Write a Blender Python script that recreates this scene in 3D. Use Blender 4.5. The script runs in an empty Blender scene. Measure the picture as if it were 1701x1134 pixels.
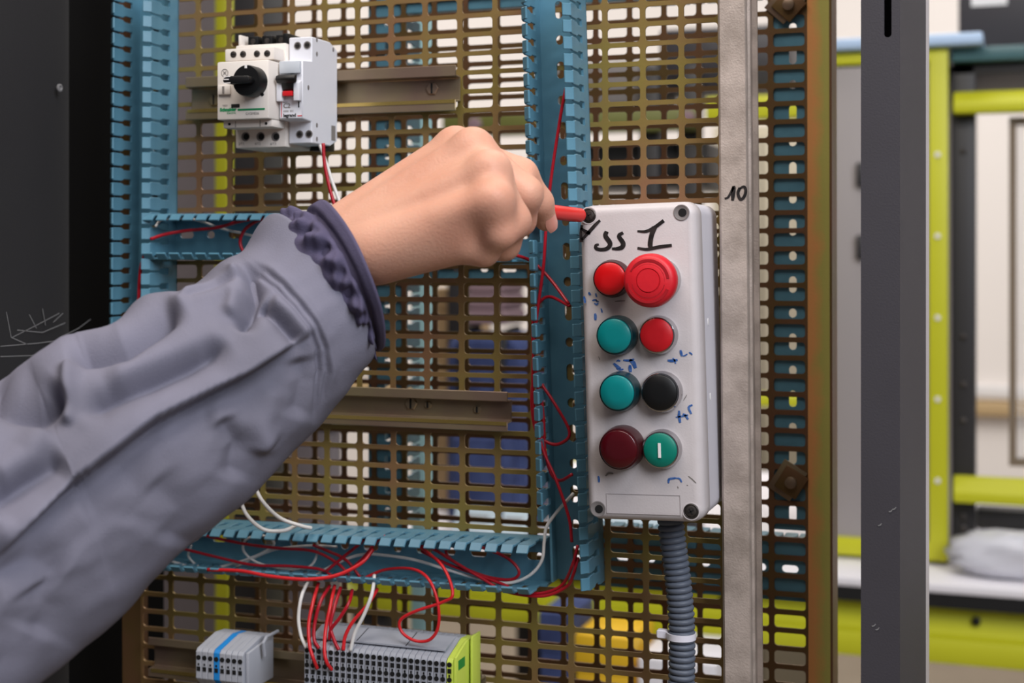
import bpy, bmesh, math, random
import numpy as np
from mathutils import Vector, Matrix

random.seed(7)
S = bpy.context.scene
COL = S.collection

# ------------------------------------------------------------------ camera, light, exposure
H = 0.878                      # distance of the camera from the front plate
CAMZ = 1.35
FPX = 2362.5                   # focal length for a 1701 px wide frame (50 mm)
TH = math.atan(0.35)
CT, ST = math.cos(TH), math.sin(TH)
HORIZON = 420.0

cam_data = bpy.data.cameras.new('camera')
cam = bpy.data.objects.new('camera', cam_data)
COL.objects.link(cam)
cam.location = (0, -H, CAMZ)
cam.rotation_euler = (math.pi / 2, 0, TH)
cam_data.sensor_width = 36
cam_data.lens = 50
cam_data.shift_y = -(567 - HORIZON) / 1701
cam_data.clip_start = 0.05
cam_data.dof.use_dof = True
cam_data.dof.focus_distance = 0.835
cam_data.dof.aperture_fstop = 7.0
S.camera = cam

S.view_settings.view_transform = 'Standard'
S.view_settings.look = 'None'
S.view_settings.gamma = 1
S.view_settings.use_curve_mapping = False
S.view_settings.exposure = 0.0

world = bpy.data.worlds.new('workshop_world')
S.world = world
world.use_nodes = True
bgn = world.node_tree.nodes['Background']
bgn.inputs[0].default_value = (0.93, 0.92, 1.0, 1)
bgn.inputs[1].default_value = 0.11


def area(name, loc, target, sx, sy, power, color):
    d = bpy.data.lights.new(name, 'AREA')
    d.shape = 'RECTANGLE'
    d.size, d.size_y = sx, sy
    d.energy = power
    d.color = color
    o = bpy.data.objects.new(name, d)
    COL.objects.link(o)
    o.location = loc
    o.rotation_euler = (Vector(target) - Vector(loc)).to_track_quat('-Z', 'Y').to_euler()
    return o


area('window_light', (1.15, -1.30, 2.45), (-0.2, 0, 1.33), 1.0, 1.2, 46, (0.88, 0.92, 1.0))
area('ceiling_lamp_near', (-0.35, -0.75, 2.75), (-0.3, -0.15, 1.3), 1.6, 0.7, 27, (1.0, 0.92, 0.84))
area('ceiling_lamp_back', (0.0, 2.3, 3.1), (-0.2, 2.4, 0), 3.5, 1.6, 84, (1.0, 0.965, 0.93))
area('ceiling_lamp_left', (-2.6, 2.6, 3.1), (-2.2, 3.4, 0.8), 2.0, 1.6, 62, (1.0, 0.96, 0.92))


# ------------------------------------------------------------------ helpers
def P(px, py, d=0.0):
    """point of the place seen at photo pixel px,py on the plane d metres in front of the front plate"""
    u = (px - 850.5) / FPX
    v = (py - HORIZON) / FPX
    Z = (H - d) / (CT + u * ST)
    return Vector((Z * (u * CT - ST), -d, CAMZ - Z * v))


def lin(c):
    return tuple(((x / 255) / 12.92 if x / 255 <= 0.04045 else ((x / 255 + 0.055) / 1.055) ** 2.4) for x in c)


MATS = {}


def mat(name, rgb, rough=0.5, metal=0.0, var=0.0, vscale=40, bump=0.0, bscale=300, rgb2=None, coat=0.0,
        trans=0.0, emis=None, sss=0.0, detail=3, spec=0.5, ior=1.45):
    m = bpy.data.materials.new(name)
    m.use_nodes = True
    nt = m.node_tree
    b = nt.nodes['Principled BSDF']
    c = lin(rgb) + (1,)
    b.inputs['Base Color'].default_value = c
    b.inputs['Roughness'].default_value = rough
    b.inputs['Metallic'].default_value = metal
    b.inputs['Coat Weight'].default_value = coat
    b.inputs['Transmission Weight'].default_value = trans
    b.inputs['Specular IOR Level'].default_value = spec
    b.inputs['IOR'].default_value = ior
    if sss:
        b.inputs['Subsurface Weight'].default_value = sss
        b.inputs['Subsurface Radius'].default_value = (0.006, 0.002, 0.001)
        b.inputs['Subsurface Scale'].default_value = 1.0
    if emis:
        b.inputs['Emission Color'].default_value = lin(rgb) + (1,)
        b.inputs['Emission Strength'].default_value = emis
    if var or bump:
        tc = nt.nodes.new('ShaderNodeTexCoord')
    if var:
        n = nt.nodes.new('ShaderNodeTexNoise')
        n.inputs['Scale'].default_value = vscale
        n.inputs['Detail'].default_value = detail
        nt.links.new(tc.outputs['Object'], n.inputs['Vector'])
        mx = nt.nodes.new('ShaderNodeMix')
        mx.data_type = 'RGBA'
        c2 = lin(rgb2) if rgb2 else tuple(x * 0.6 for x in c[:3])
        mx.inputs[6].default_value = c
        mx.inputs[7].default_value = tuple(c2) + (1,)
        rp = nt.nodes.new('ShaderNodeMapRange')
        rp.inputs['From Min'].default_value = 0.38
        rp.inputs['From Max'].default_value = 0.66
        rp.inputs['To Max'].default_value = var
        nt.links.new(n.outputs['Fac'], rp.inputs['Value'])
        nt.links.new(rp.outputs['Result'], mx.inputs[0])
        nt.links.new(mx.outputs[2], b.inputs['Base Color'])
    if bump:
        n2 = nt.nodes.new('ShaderNodeTexNoise')
        n2.inputs['Scale'].default_value = bscale
        n2.inputs['Detail'].default_value = 4
        nt.links.new(tc.outputs['Object'], n2.inputs['Vector'])
        bp = nt.nodes.new('ShaderNodeBump')
        bp.inputs['Strength'].default_value = bump
        bp.inputs['Distance'].default_value = 0.001
        nt.links.new(n2.outputs['Fac'], bp.inputs['Height'])
        nt.links.new(bp.outputs['Normal'], b.inputs['Normal'])
    MATS[name] = m
    return m


M = {}
M['zinc'] = mat('yellow_zinc', (146, 128, 68), 0.42, 0.5, 0.85, 14, 0.12, 500, (146, 104, 80), detail=4)
M['zinc_flange'] = mat('iridescent_zinc_flange', (176, 118, 66), 0.45, 0.05, 1.0, 30, 0.12, 400, (128, 126, 62), detail=4)
M['zinc_brown'] = mat('brown_zinc', (116, 82, 60), 0.45, 0.45, 1.0, 22, 0.12, 400, (104, 84, 48))
M['rail'] = mat('passivated_rail', (146, 132, 102), 0.38, 0.6, 1.0, 20, 0.1, 300, (134, 112, 98))
M['rail_edge'] = mat('bright_rail_edge', (220, 190, 110), 0.25, 0.9)
M['duct'] = mat('blue_duct_plastic', (86, 132, 152), 0.34, 0, 0.5, 60, 0.05, 700, (72, 114, 134))
M['alu'] = mat('weathered_aluminium', (188, 173, 163), 0.55, 0.2, 0.8, 60, 0.3, 900, (150, 137, 127), detail=6)
M['ink'] = mat('black_marker_ink', (20, 17, 17), 0.5, 0, 0.5, 300, rgb2=(60, 52, 50))
M['blue_ink'] = mat('blue_marker_ink', (38, 84, 152), 0.55, 0, 0.8, 500, rgb2=(92, 124, 178))
M['box'] = mat('grey_enclosure_plastic', (198, 190, 190), 0.42, 0, 0.3, 120, 0.1, 900, (190, 181, 180))
M['box_side'] = mat('pale_enclosure_plastic', (206, 203, 210), 0.42, 0, 0.2, 120, 0.05, 900, (200, 197, 204))  # lid plastic made lighter and cooler: side light put into the colour
M['red'] = mat('red_plastic', (200, 22, 32), 0.42, 0, 0.3, 200, rgb2=(186, 20, 30))
M['red_mush'] = mat('worn_red_plastic', (206, 28, 40), 0.45, 0, 0.4, 150, 0.08, 500, (190, 26, 40))
M['red_engraved'] = mat('engraved_red_plastic', (158, 16, 28), 0.5)
M['red_lens'] = mat('red_lens_plastic', (196, 12, 18), 0.3, coat=0.3)
M['darkred'] = mat('dark_red_lens', (70, 2, 12), 0.25, coat=0.3)
M['teal'] = mat('teal_lens', (0, 122, 122), 0.34, coat=0.1)
M['green'] = mat('green_plastic', (0, 116, 98), 0.4)
M['black'] = mat('black_plastic', (13, 13, 14), 0.42)
M['dark_bezel'] = mat('dark_green_bezel', (8, 44, 50), 0.3)
M['dark_red_bezel'] = mat('dark_red_bezel', (54, 4, 10), 0.3)
M['chrome'] = mat('chrome', (186, 184, 186), 0.08, 1.0)
M['white'] = mat('white_plastic', (226, 222, 220), 0.5)
M['screw'] = mat('dark_screw_metal', (92, 86, 82), 0.4, 0.8, 0.7, 400, rgb2=(50, 46, 44))
M['hole'] = mat('dark_hole', (10, 9, 9), 0.8)
M['recess'] = mat('grey_recess', (120, 114, 112), 0.6)
M['conduit'] = mat('grey_conduit', (90, 96, 108), 0.5, 0, 0.4, 60, 0.05, 400, (80, 86, 97))
M['tie'] = mat('white_nylon', (222, 218, 226), 0.4)
M['post'] = mat('dark_powder_coat', (58, 55, 60), 0.55, 0, 0.3, 30, 0.12, 900, (53, 50, 54))
M['panel'] = mat('charcoal_powder_coat', (47, 46, 47), 0.85, 0, 0.4, 8, 0.12, 900, (42, 41, 43), spec=0.15)
M['lining'] = mat('matt_black_lining', (9, 8, 8), 0.95, spec=0.1)  # black that paints the darkness of the gap behind the side panel
M['taupe'] = mat('taupe_door_paint', (122, 114, 117), 0.5, 0, 0.15, 3, rgb2=(116, 108, 110))  # darker than the grey door material
M['scratch'] = mat('scratch_grey', (120, 118, 118), 0.7)
M['breaker'] = mat('warm_white_breaker', (222, 214, 206), 0.5, 0, 0.2, 80, 0.03, 600, (214, 206, 198))
M['breaker_cool'] = mat('cool_white_breaker', (216, 216, 222), 0.5, 0, 0.2, 80, 0.03, 600, (210, 210, 217))
M['clear'] = mat('clear_label_cover', (222, 228, 236), 0.15, trans=0.3)
M['green_print'] = mat('green_print', (18, 128, 78), 0.6)
M['grey_print'] = mat('grey_print', (126, 120, 116), 0.6)
M['black_print'] = mat('black_print', (34, 32, 34), 0.6)
M['red_print'] = mat('red_print', (196, 30, 40), 0.6)
M['wire_red'] = mat('red_wire', (164, 18, 34), 0.35)
M['wire_bright'] = mat('bright_red_wire', (204, 34, 40), 0.35)
M['wire_white'] = mat('white_wire', (214, 210, 206), 0.4)
M['terminal'] = mat('grey_terminal', (160, 162, 170), 0.5, 0, 0.2, 200, rgb2=(148, 150, 158))
M['terminal_pale'] = mat('pale_grey_terminal', (168, 170, 178), 0.5)
M['label_line'] = mat('moulded_frame_grey', (158, 151, 151), 0.6)
M['pale_teal'] = mat('pale_teal_paint', (150, 188, 192), 0.5)
M['terminal_blue'] = mat('blue_terminal', (30, 132, 206), 0.5)
M['terminal_yellow'] = mat('yellow_green_terminal', (196, 212, 84), 0.5)
M['terminal_green'] = mat('green_print_stripe', (40, 140, 60), 0.5)
M['yellow'] = mat('yellow_green_paint', (196, 196, 38), 0.45, 0, 0.2, 8, rgb2=(188, 186, 36))
M['cream'] = mat('cream_cupboard_paint', (188, 178, 156), 0.6)  # wall tone with its shade put into the colour
M['olive'] = mat('olive_paint', (104, 106, 50), 0.5)  # yellow-green beam with its shade put into the colour
M['bench_top'] = mat('white_laminate', (232, 228, 232), 0.35)
M['blackedge'] = mat('black_edge', (16, 15, 16), 0.6)
M['grey_door'] = mat('grey_door_paint', (158, 151, 150), 0.5, 0, 0.15, 3, rgb2=(150, 143, 143))
M['wall'] = mat('cream_wall', (236, 228, 222), 0.9, 0, 0.2, 2, rgb2=(230, 221, 214))
M['floor'] = mat('beige_vinyl_floor', (134, 121, 103), 0.5, 0, 0.4, 6, rgb2=(120, 107, 90))
M['tan'] = mat('tan_trim', (188, 160, 118), 0.6)
M['dark_frame'] = mat('dark_frame_paint', (48, 46, 47), 0.5, 0, 0.2, 10, rgb2=(40, 38, 40))
M['monitor'] = mat('monitor_black', (52, 49, 53), 0.4)
M['bluesheet'] = mat('pale_blue_plastic', (176, 200, 228), 0.4)
M['tealbar'] = mat('teal_bar_paint', (70, 104, 108), 0.4)
M['navy'] = mat('navy_fabric', (48, 58, 98), 0.9, 0, 0.6, 30, 0.2, 400, (70, 84, 130))
M['mauve'] = mat('mauve_fabric', (140, 116, 122), 0.9, 0, 0.4, 20, 0.1, 400, (124, 102, 110))
M['card'] = mat('brown_cardboard', (182, 152, 112), 0.8, 0, 0.3, 20, rgb2=(170, 140, 100))
M['binyellow'] = mat('yellow_bin_plastic', (232, 184, 40), 0.45)
M['paper'] = mat('pale_blue_paper', (196, 212, 220), 0.8)
M['ochre'] = mat('tan_mesh_paint', (120, 104, 86), 0.6)
M['bag'] = mat('clear_plastic_bag', (226, 226, 234), 0.15, trans=0.25)


def x_gradient(m, x0, x1, rgb_a, rgb_b):
    """passivation tint that changes across the sheet"""
    nt = m.node_tree
    b = nt.nodes['Principled BSDF']
    tc = nt.nodes.new('ShaderNodeTexCoord')
    sp = nt.nodes.new('ShaderNodeSeparateXYZ')
    nt.links.new(tc.outputs['Object'], sp.inputs[0])
    n = nt.nodes.new('ShaderNodeTexNoise')
    n.inputs['Scale'].default_value = 45
    n.inputs['Detail'].default_value = 5
    nt.links.new(tc.outputs['Object'], n.inputs['Vector'])
    ad = nt.nodes.new('ShaderNodeMath')
    ad.operation = 'MULTIPLY_ADD'
    ad.inputs[1].default_value = (x1 - x0) * 1.1
    nt.links.new(n.outputs['Fac'], ad.inputs[0])
    nt.links.new(sp.outputs['X'], ad.inputs[2])
    rp = nt.nodes.new('ShaderNodeMapRange')
    rp.inputs['From Min'].default_value = x0 + (x1 - x0) * 0.75
    rp.inputs['From Max'].default_value = x1 + (x1 - x0) * 0.25
    nt.links.new(ad.outputs[0], rp.inputs['Value'])
    mx = nt.nodes.new('ShaderNodeMix')
    mx.data_type = 'RGBA'
    mx.inputs[6].default_value = lin(rgb_a) + (1,)
    mx.inputs[7].default_value = lin(rgb_b) + (1,)
    nt.links.new(rp.outputs['Result'], mx.inputs[0])
    nt.links.new(mx.outputs[2], b.inputs['Base Color'])


class MB:
    """collects simple shapes and links them as one mesh object"""

    def __init__(s):
        s.v, s.f = [], []

    def add(s, vs, fs):
        o = len(s.v)
        s.v += [tuple(v) for v in vs]
        s.f += [tuple(i + o for i in f) for f in fs]
        return s

    def box(s, x0, x1, y0, y1, z0, z1):
        x0, x1 = min(x0, x1), max(x0, x1)
        y0, y1 = min(y0, y1), max(y0, y1)
        z0, z1 = min(z0, z1), max(z0, z1)
        vs = [(x0, y0, z0), (x1, y0, z0), (x1, y1, z0), (x0, y1, z0), (x0, y0, z1), (x1, y0, z1), (x1, y1, z1), (x0, y1, z1)]
        return s.add(vs, [(3, 2, 1, 0), (4, 5, 6, 7), (0, 1, 5, 4), (1, 2, 6, 5), (2, 3, 7, 6), (3, 0, 4, 7)])

    def prism(s, poly, a0, a1, axis='x'):
        """poly: 2-D outline; x: (y,z) outline, y: (x,z) outline, z: (x,y) outline"""
        n = len(poly)

        def mk(p, a):
            return (a, p[0], p[1]) if axis == 'x' else (p[0], a, p[1]) if axis == 'y' else (p[0], p[1], a)
        vs = [mk(p, a0) for p in poly] + [mk(p, a1) for p in poly]
        fs = [tuple(range(n)), tuple(range(2 * n - 1, n - 1, -1))]
        fs += [(i, i + n, (i + 1) % n + n, (i + 1) % n) for i in range(n)]
        return s.add(vs, fs)

    def loft(s, rings, cap0=True, cap1=True):
        n = len(rings[0])
        vs = [p for r in rings for p in r]
        fs = []
        for k in range(len(rings) - 1):
            for i in range(n):
                j = (i + 1) % n
                fs.append((k * n + i, k * n + j, (k + 1) * n + j, (k + 1) * n + i))
        if cap0:
            fs.append(tuple(range(n - 1, -1, -1)))
        if cap1:
            o = (len(rings) - 1) * n
            fs.append(tuple(range(o, o + n)))
        return s.add(vs, fs)

    def lathe(s, cx, cz, prof, n=40, cap0=True, cap1=True):
        """rings around the y axis; prof: list of (radius, y)"""
        rings = [[(cx + r * math.cos(2 * math.pi * i / n), y, cz + r * math.sin(2 * math.pi * i / n)) for i in range(n)] for r, y in prof]
        return s.loft(rings, cap0, cap1)

    def rrect(s, w, h, prof, r=0.008, k=6, cx=0, cz=0):
        """rounded rectangles in x,z stacked along y; prof: list of (y, inset)"""
        rings = []
        for y, ins in prof:
            a, b, rr = w / 2 - ins, h / 2 - ins, max(r - ins, 0.0004)
            ring = []
            for q, (sx, sz) in enumerate(((1, 1), (-1, 1), (-1, -1), (1, -1))):
                for i in range(k + 1):
                    t = math.pi / 2 * (q + i / k)
                    ring.append((cx + sx * (a - rr) + rr * math.cos(t), y, cz + sz * (b - rr) + rr * math.sin(t)))
            rings.append(ring)
        return s.loft(rings)

    def tube(s, pts, r, n=10):
        pts = [Vector(p) for p in pts]
        t0 = (pts[1] - pts[0]).normalized()
        up = Vector((0, 1, 0)) if abs(t0.y) < 0.9 else Vector((1, 0, 0))
        nrm = t0.cross(up).normalized()
        rings = []
        for i, p in enumerate(pts):
            t = (pts[min(i + 1, len(pts) - 1)] - pts[max(i - 1, 0)]).normalized()
            nrm = (nrm - t * nrm.dot(t)).normalized()
            bi = t.cross(nrm)
            rr = r[i] if isinstance(r, (list, tuple)) else r
            rings.append([p + (nrm * math.cos(2 * math.pi * k / n) + bi * math.sin(2 * math.pi * k / n)) * rr for k in range(n)])
        return s.loft(rings)

    def mesh(s, name, bevel=0.0, seg=2):
        me = bpy.data.meshes.new(name)
        bm = bmesh.new()
        vv = [bm.verts.new(v) for v in s.v]
        for f in s.f:
            try:
                bm.faces.new([vv[i] for i in f])
            except ValueError:
                pass
        bmesh.ops.recalc_face_normals(bm, faces=bm.faces)
        if bevel:
            es = [e for e in bm.edges if len(e.link_faces) == 2 and e.calc_face_angle(0) > 0.5]
            bmesh.ops.bevel(bm, geom=es, offset=bevel, segments=seg, profile=0.5, affect='EDGES', clamp_overlap=True)
        bm.to_mesh(me)
        bm.free()
        return me

    def build(s, name, m, parent=None, smooth=False, bevel=0.0, seg=2, angle=35):
        me = s.mesh(name, bevel, seg)
        return link(name, me, m, parent, smooth or bevel > 0, angle)


def link(name, me, m, parent=None, smooth=False, angle=35):
    o = bpy.data.objects.new(name, me)
    COL.objects.link(o)
    if m is not None and not me.materials:
        me.materials.append(m)
    if smooth and len(me.polygons):
        me.polygons.foreach_set('use_smooth', [True] * len(me.polygons))
        if angle < 180:
            me.set_sharp_from_angle(angle=math.radians(angle))
    if parent is not None:
        o.parent = parent
    return o


def tag(o, label, cat, group=None, kind=None):
    o['label'] = label
    o['category'] = cat
    if group:
        o['group'] = group
    if kind:
        o['kind'] = kind
    return o


def struct(o):
    o['kind'] = 'structure'
    return o


def empty(name, loc, ry=0.0, rz=0.0, label=None, cat=None, group=None):
    o = bpy.data.objects.new(name, None)
    COL.objects.link(o)
    o.empty_display_size = 0.02
    o.location = loc
    o.rotation_euler = (0, ry, rz)
    if label:
        tag(o, label, cat, group)
    return o


def inv(o):
    return (Matrix.Translation(o.location) @ o.rotation_euler.to_matrix().to_4x4()).inverted()


def L(o, px, py, d):
    return inv(o) @ P(px, py, d)


def spline(pts, step=6):
    """Catmull-Rom through points"""
    pts = [Vector(p) for p in pts]
    q = [pts[0] * 2 - pts[1]] + pts + [pts[-1] * 2 - pts[-2]]
    out = []
    for i in range(1, len(q) - 2):
        for k in range(step):
            t = k / step
            a, b, c, d = q[i - 1], q[i], q[i + 1], q[i + 2]
            out.append(0.5 * ((2 * b) + (c - a) * t + (2 * a - 5 * b + 4 * c - d) * t * t + (3 * b - a - 3 * c + d) * t ** 3))
    out.append(pts[-1])
    return out


def ribbon(mb, pts, widths, y, thick=0.00025, step=5):
    """a flat pen stroke lying in the plane y; pts (x,z) local, widths per point"""
    p3 = spline([(p[0], p[1], w) for p, w in zip(pts, widths)], step)
    n = len(p3)
    rings = []
    for i, p in enumerate(p3):
        a, b = p3[max(i - 1, 0)], p3[min(i + 1, n - 1)]
        t = Vector((b.x - a.x, b.y - a.y))
        t = t.normalized() if t.length > 0 else Vector((1, 0))
        nx, nz = -t.y * p.z / 2, t.x * p.z / 2
        rings.append([(p.x + nx, y, p.y + nz), (p.x - nx, y, p.y - nz), (p.x - nx, y - thick, p.y - nz), (p.x + nx, y - thick, p.y + nz)])
    mb.loft(rings)


def text_mesh(body, size, m, parent, x, y, z, name='lettering', shear=0, bold=0.0, align='LEFT'):
    cu = bpy.data.curves.new('t', 'FONT')
    cu.body = body
    cu.size = size
    cu.extrude = 0.00012
    cu.offset = bold
    cu.shear = shear
    cu.align_x = align
    cu.resolution_u = 3
    tmp = bpy.data.objects.new('t', cu)
    COL.objects.link(tmp)
    bpy.context.view_layer.update()
    dg = bpy.context.evaluated_depsgraph_get()
    me = bpy.data.meshes.new_from_object(tmp.evaluated_get(dg))
    me.name = name
    bpy.data.objects.remove(tmp)
    bpy.data.curves.remove(cu)
    me.transform(Matrix.Translation((x, y, z)) @ Matrix.Rotation(math.pi / 2, 4, 'X'))
    me.materials.clear()
    return link(name, me, m, parent)


# ------------------------------------------------------------------ perforated sheet
def hole_ring(cx, cz, w, h, r, k):
    r = min(r, w / 2 - 1e-5, h / 2 - 1e-5)
    out = []
    for q, (sx, sz) in enumerate(((1, 1), (-1, 1), (-1, -1), (1, -1))):
        for i in range(k + 1):
            t = math.pi / 2 * (q + i / k)
            out.append((cx + sx * (w / 2 - r) + r * math.cos(t), cz + sz * (h / 2 - r) + r * math.sin(t)))
    return out


def perforate(mb, x0, z0, x1, z1, cx, cz, w, h, r, t, y=0.0, k=3):
    """one cell x0..x1, z0..z1 of a sheet (front at y, back at y+t) with a rounded hole"""
    inn = hole_ring(cx, cz, w, h, r, k)
    n = len(inn)
    outr = []
    cor = ((x1, z1), (x0, z1), (x0, z0), (x1, z0))
    for q in range(4):
        for i in range(k + 1):
            ix, iz = inn[q * (k + 1) + i]
            if i == 0:
                outr.append((x1 if q == 0 else ix if q in (1, 3) else x0, iz if q in (0, 2) else (z1 if q == 1 else z0)))
            elif i == k:
                outr.append((ix if q in (0, 2) else (x0 if q == 1 else x1), z1 if q == 0 else iz if q in (1, 3) else z0))
            else:
                outr.append(cor[q])
    vs = [(a, y, b) for a, b in outr] + [(a, y, b) for a, b in inn] + [(a, y + t, b) for a, b in outr] + [(a, y + t, b) for a, b in inn]
    fs = []
    for i in range(n):
        j = (i + 1) % n
        if outr[i] != outr[j]:
            fs.append((i, j, n + j, n + i))
            fs.append((2 * n + j, 2 * n + i, 3 * n + i, 3 * n + j))
        else:
            fs.append((i, n + j, n + i))
            fs.append((2 * n + i, 3 * n + i, 3 * n + j))
        fs.append((n + i, n + j, 3 * n + j, 3 * n + i))
    mb.add(vs, fs)

# ------------------------------------------------------------------ room shell
FLOORZ = 0.0
WALLY = 4.6
MB().box(-7, 5, -3, WALLY + 0.1, -0.1, FLOORZ).build('floor', M['floor'])
struct(bpy.data.objects['floor'])
struct(MB().box(-7, 5, WALLY, WALLY + 0.1, 0, 3.4).build('wall_back', M['wall']))
_a, _b = P(1640, 640, -WALLY + 0.03), P(1640, 690, -WALLY + 0.03)
struct(MB().box(-7, 5, WALLY - 0.03, WALLY - 0.002, _b.z + 0.06, _a.z + 0.0).build('trim_1', M['white'], bevel=0.006))
struct(MB().box(-7, 5, WALLY - 0.05, WALLY - 0.002, _b.z, _b.z + 0.055).build('trim_2', M['tan'], bevel=0.006))


def bg(px0, px1, py0, py1, y0):
    """x0,x1,z0,z1 of a rectangle seen at px0..px1, py0..py1 on the plane y0 behind the front plate"""
    pm, qm = (px0 + px1) / 2, (py0 + py1) / 2
    return (P(px0, qm, -y0).x, P(px1, qm, -y0).x, P(pm, py1, -y0).z, P(pm, py0, -y0).z)


# workbench
BY = 1.1
BZ = P(1630, 975, -BY).z
bx0, bx1 = P(560, 980, -BY).x, 0.55
wb = empty('workbench', ((bx0 + bx1) / 2, BY + 0.4, 0), label='long workbench with white top and yellow-green rail behind the perforated plates', cat='workbench')
cx = (bx0 + bx1) / 2
hw = (bx1 - bx0) / 2
MB().box(-hw, hw, -0.4, 0.5, BZ - 0.012, BZ).build('worktop', M['bench_top'], wb, bevel=0.002)
MB().box(-hw, hw, -0.398, 0.498, BZ - 0.032, BZ - 0.012).build('worktop_edge', M['blackedge'], wb)
dz = BZ - 0.032
MB().prism([(-0.37, dz), (-0.37, dz - 0.04), (-0.392, dz - 0.044), (-0.392, dz - 0.076), (-0.33, dz - 0.076), (-0.33, dz)], -hw, hw).build('front_rail', M['yellow'], wb, bevel=0.002)
for k in range(4):
    x = -hw + 0.25 + k * (2 * hw - 0.5) / 3
    MB().lathe(x, dz - 0.02, [(0.006, -0.372), (0.006, -0.376), (0.003, -0.377)], 14).build('bolt', M['black'], wb)
for x in (-hw + 0.04, hw - 0.04):
    for y in (-0.34, 0.44):
        MB().box(x - 0.03, x + 0.03, y - 0.03, y + 0.03, 0, dz - (0.076 if y < 0 else 0)).build('leg', M['dark_frame'], wb, bevel=0.004)

# grey door machine on the bench, right
x0, x1, z0, z1 = bg(1352, 1575, 86, 940, 1.22)
mc = empty('machine_cabinet', ((x0 + x1) / 2, 1.22, BZ), label='grey machine cabinet framed in yellow-green, standing on the workbench right of the plates', cat='cabinet')
w2, hh = (x1 - x0) / 2, z1 - BZ
MB().box(-w2 + 0.002, w2 - 0.002, 0.012, 0.45, 0.002, hh - 0.002).build('body', M['grey_door'], mc)
MB().box(-w2 + 0.02, w2 - 0.032, 0.0, 0.011, 0.03, hh - 0.02).build('door_panel', M['grey_door'], mc, bevel=0.002)
for za, zb in ((hh - 0.017, hh), (0.006, 0.032)):
    MB().box(-w2, w2, -0.004, 0.012, za, zb).build('horizontal_frame', M['yellow'], mc, bevel=0.001)
for s, wd in ((-1, 0.02), (1, 0.026)):
    o = MB().box(s * w2, s * (w2 - wd), -0.0045, 0.0125, 0.006, hh).build('upright_frame', M['yellow'], mc, bevel=0.001)
    if s > 0:
        for k in range(5):
            MB().lathe(w2 - 0.014, 0.12 + k * 0.115, [(0.004, -0.0045), (0.004, -0.0065), (0.002, -0.007)], 12).build('rivet', M['white'], o)
for zc in (P(1430, 290, -1.22).z - BZ, P(1430, 410, -1.22).z - BZ):
    MB().box(w2 - 0.126, w2 - 0.114, -0.012, 0, zc - 0.017, zc + 0.017).build('hinge', M['dark_frame'], mc, bevel=0.002)

# dark machine frame at the far right with yellow-green beams
FY = 1.245
x0, x1, z0, z1 = bg(1580, 1621, 84, 920, FY)
rx1 = P(1900, 400, -FY).x
mf = empty('machine_rack', (x0, FY, BZ), label='black machine rack with yellow-green cross beams, at the far right on the workbench', cat='machine rack')
fz = lambda py: P(1640, py, -FY).z - BZ
wU = x1 - x0
for xx in (0, rx1 - x0 - wU):
    o = MB().box(xx, xx + wU, 0, 0.05, 0, fz(104)).build('upright', M['dark_frame'], mf, bevel=0.003)
    for py in (250, 560, 640, 700, 860, 880):
        MB().lathe(xx + wU * 0.5, fz(py), [(0.004, 0.0), (0.004, -0.003), (0.002, -0.004)], 12).build('bolt', M['screw'], o)
MB().box(0, rx1 - x0, 0, 0.5, fz(124), fz(104)).build('top_beam', M['dark_frame'], mf, bevel=0.003)
MB().box(0.0005, rx1 - x0, -0.02, 0.5, fz(103.5), fz(80)).build('top_plate', M['tealbar'], mf, bevel=0.003)
for a, b in ((152, 190), (790, 832)):
    MB().prism([(-0.03, fz(b)), (-0.03, fz((a + b) / 2 + 2)), (-0.012, fz(a)), (-0.001, fz(a)), (-0.001, fz(b))], wU * 0.1, rx1 - x0).build('cross_beam', M['yellow'], mf, bevel=0.003)
MB().box(wU + 0.001, rx1 - x0 - wU - 0.001, 0.0, 0.04, fz(880), fz(846)).build('lower_beam', M['dark_frame'], mf, bevel=0.003)
g0 = P(1676, 400, -FY).x - x0
gm = MB()
gw = 0.26
gf = MB()
za, zb = fz(772), fz(196)
for (a0, a1, c0, c1) in ((g0, g0 + 0.01, za, zb), (g0 + gw, g0 + gw + 0.01, za, zb), (g0 + 0.01, g0 + gw, zb - 0.01, zb), (g0 + 0.01, g0 + gw, za, za + 0.01)):
    gf.box(a0, a1, 0.0, 0.02, c0, c1)
gf.build('guard_frame', M['ochre'], mf)
for k in range(28):
    x = g0 + 0.01 + gw * (k + 0.5) / 29
    gm.box(x - 0.0008, x + 0.0008, 0.008, 0.0096, za + 0.01, zb - 0.01)
for k in range(60):
    z = za + 0.01 + (zb - za - 0.02) * (k + 0.5) / 60
    gm.box(g0 + 0.01, g0 + gw, 0.01, 0.0116, z - 0.0008, z + 0.0008)
o = gm.build('guard_mesh', M['white'], mf)
o['kind'] = 'stuff'

# pale blue slab lying on the cabinet and frame
x0, x1, z0, z1 = bg(1366, 1633, 70, 84, 1.2)
zt = P(1450, 86, -1.22).z
o = MB().box(-(x1 - x0) / 2, (x1 - x0) / 2, 0, 0.22, 0, 0.017).build('plastic_sheet', M['bluesheet'], bevel=0.004)
o.location = ((x0 + x1) / 2, 1.2, max(zt, BZ + fz(80)) + 0.0005)
tag(o, 'pale blue plastic sheet lying on top of the grey machine cabinet', 'plastic sheet')

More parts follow.
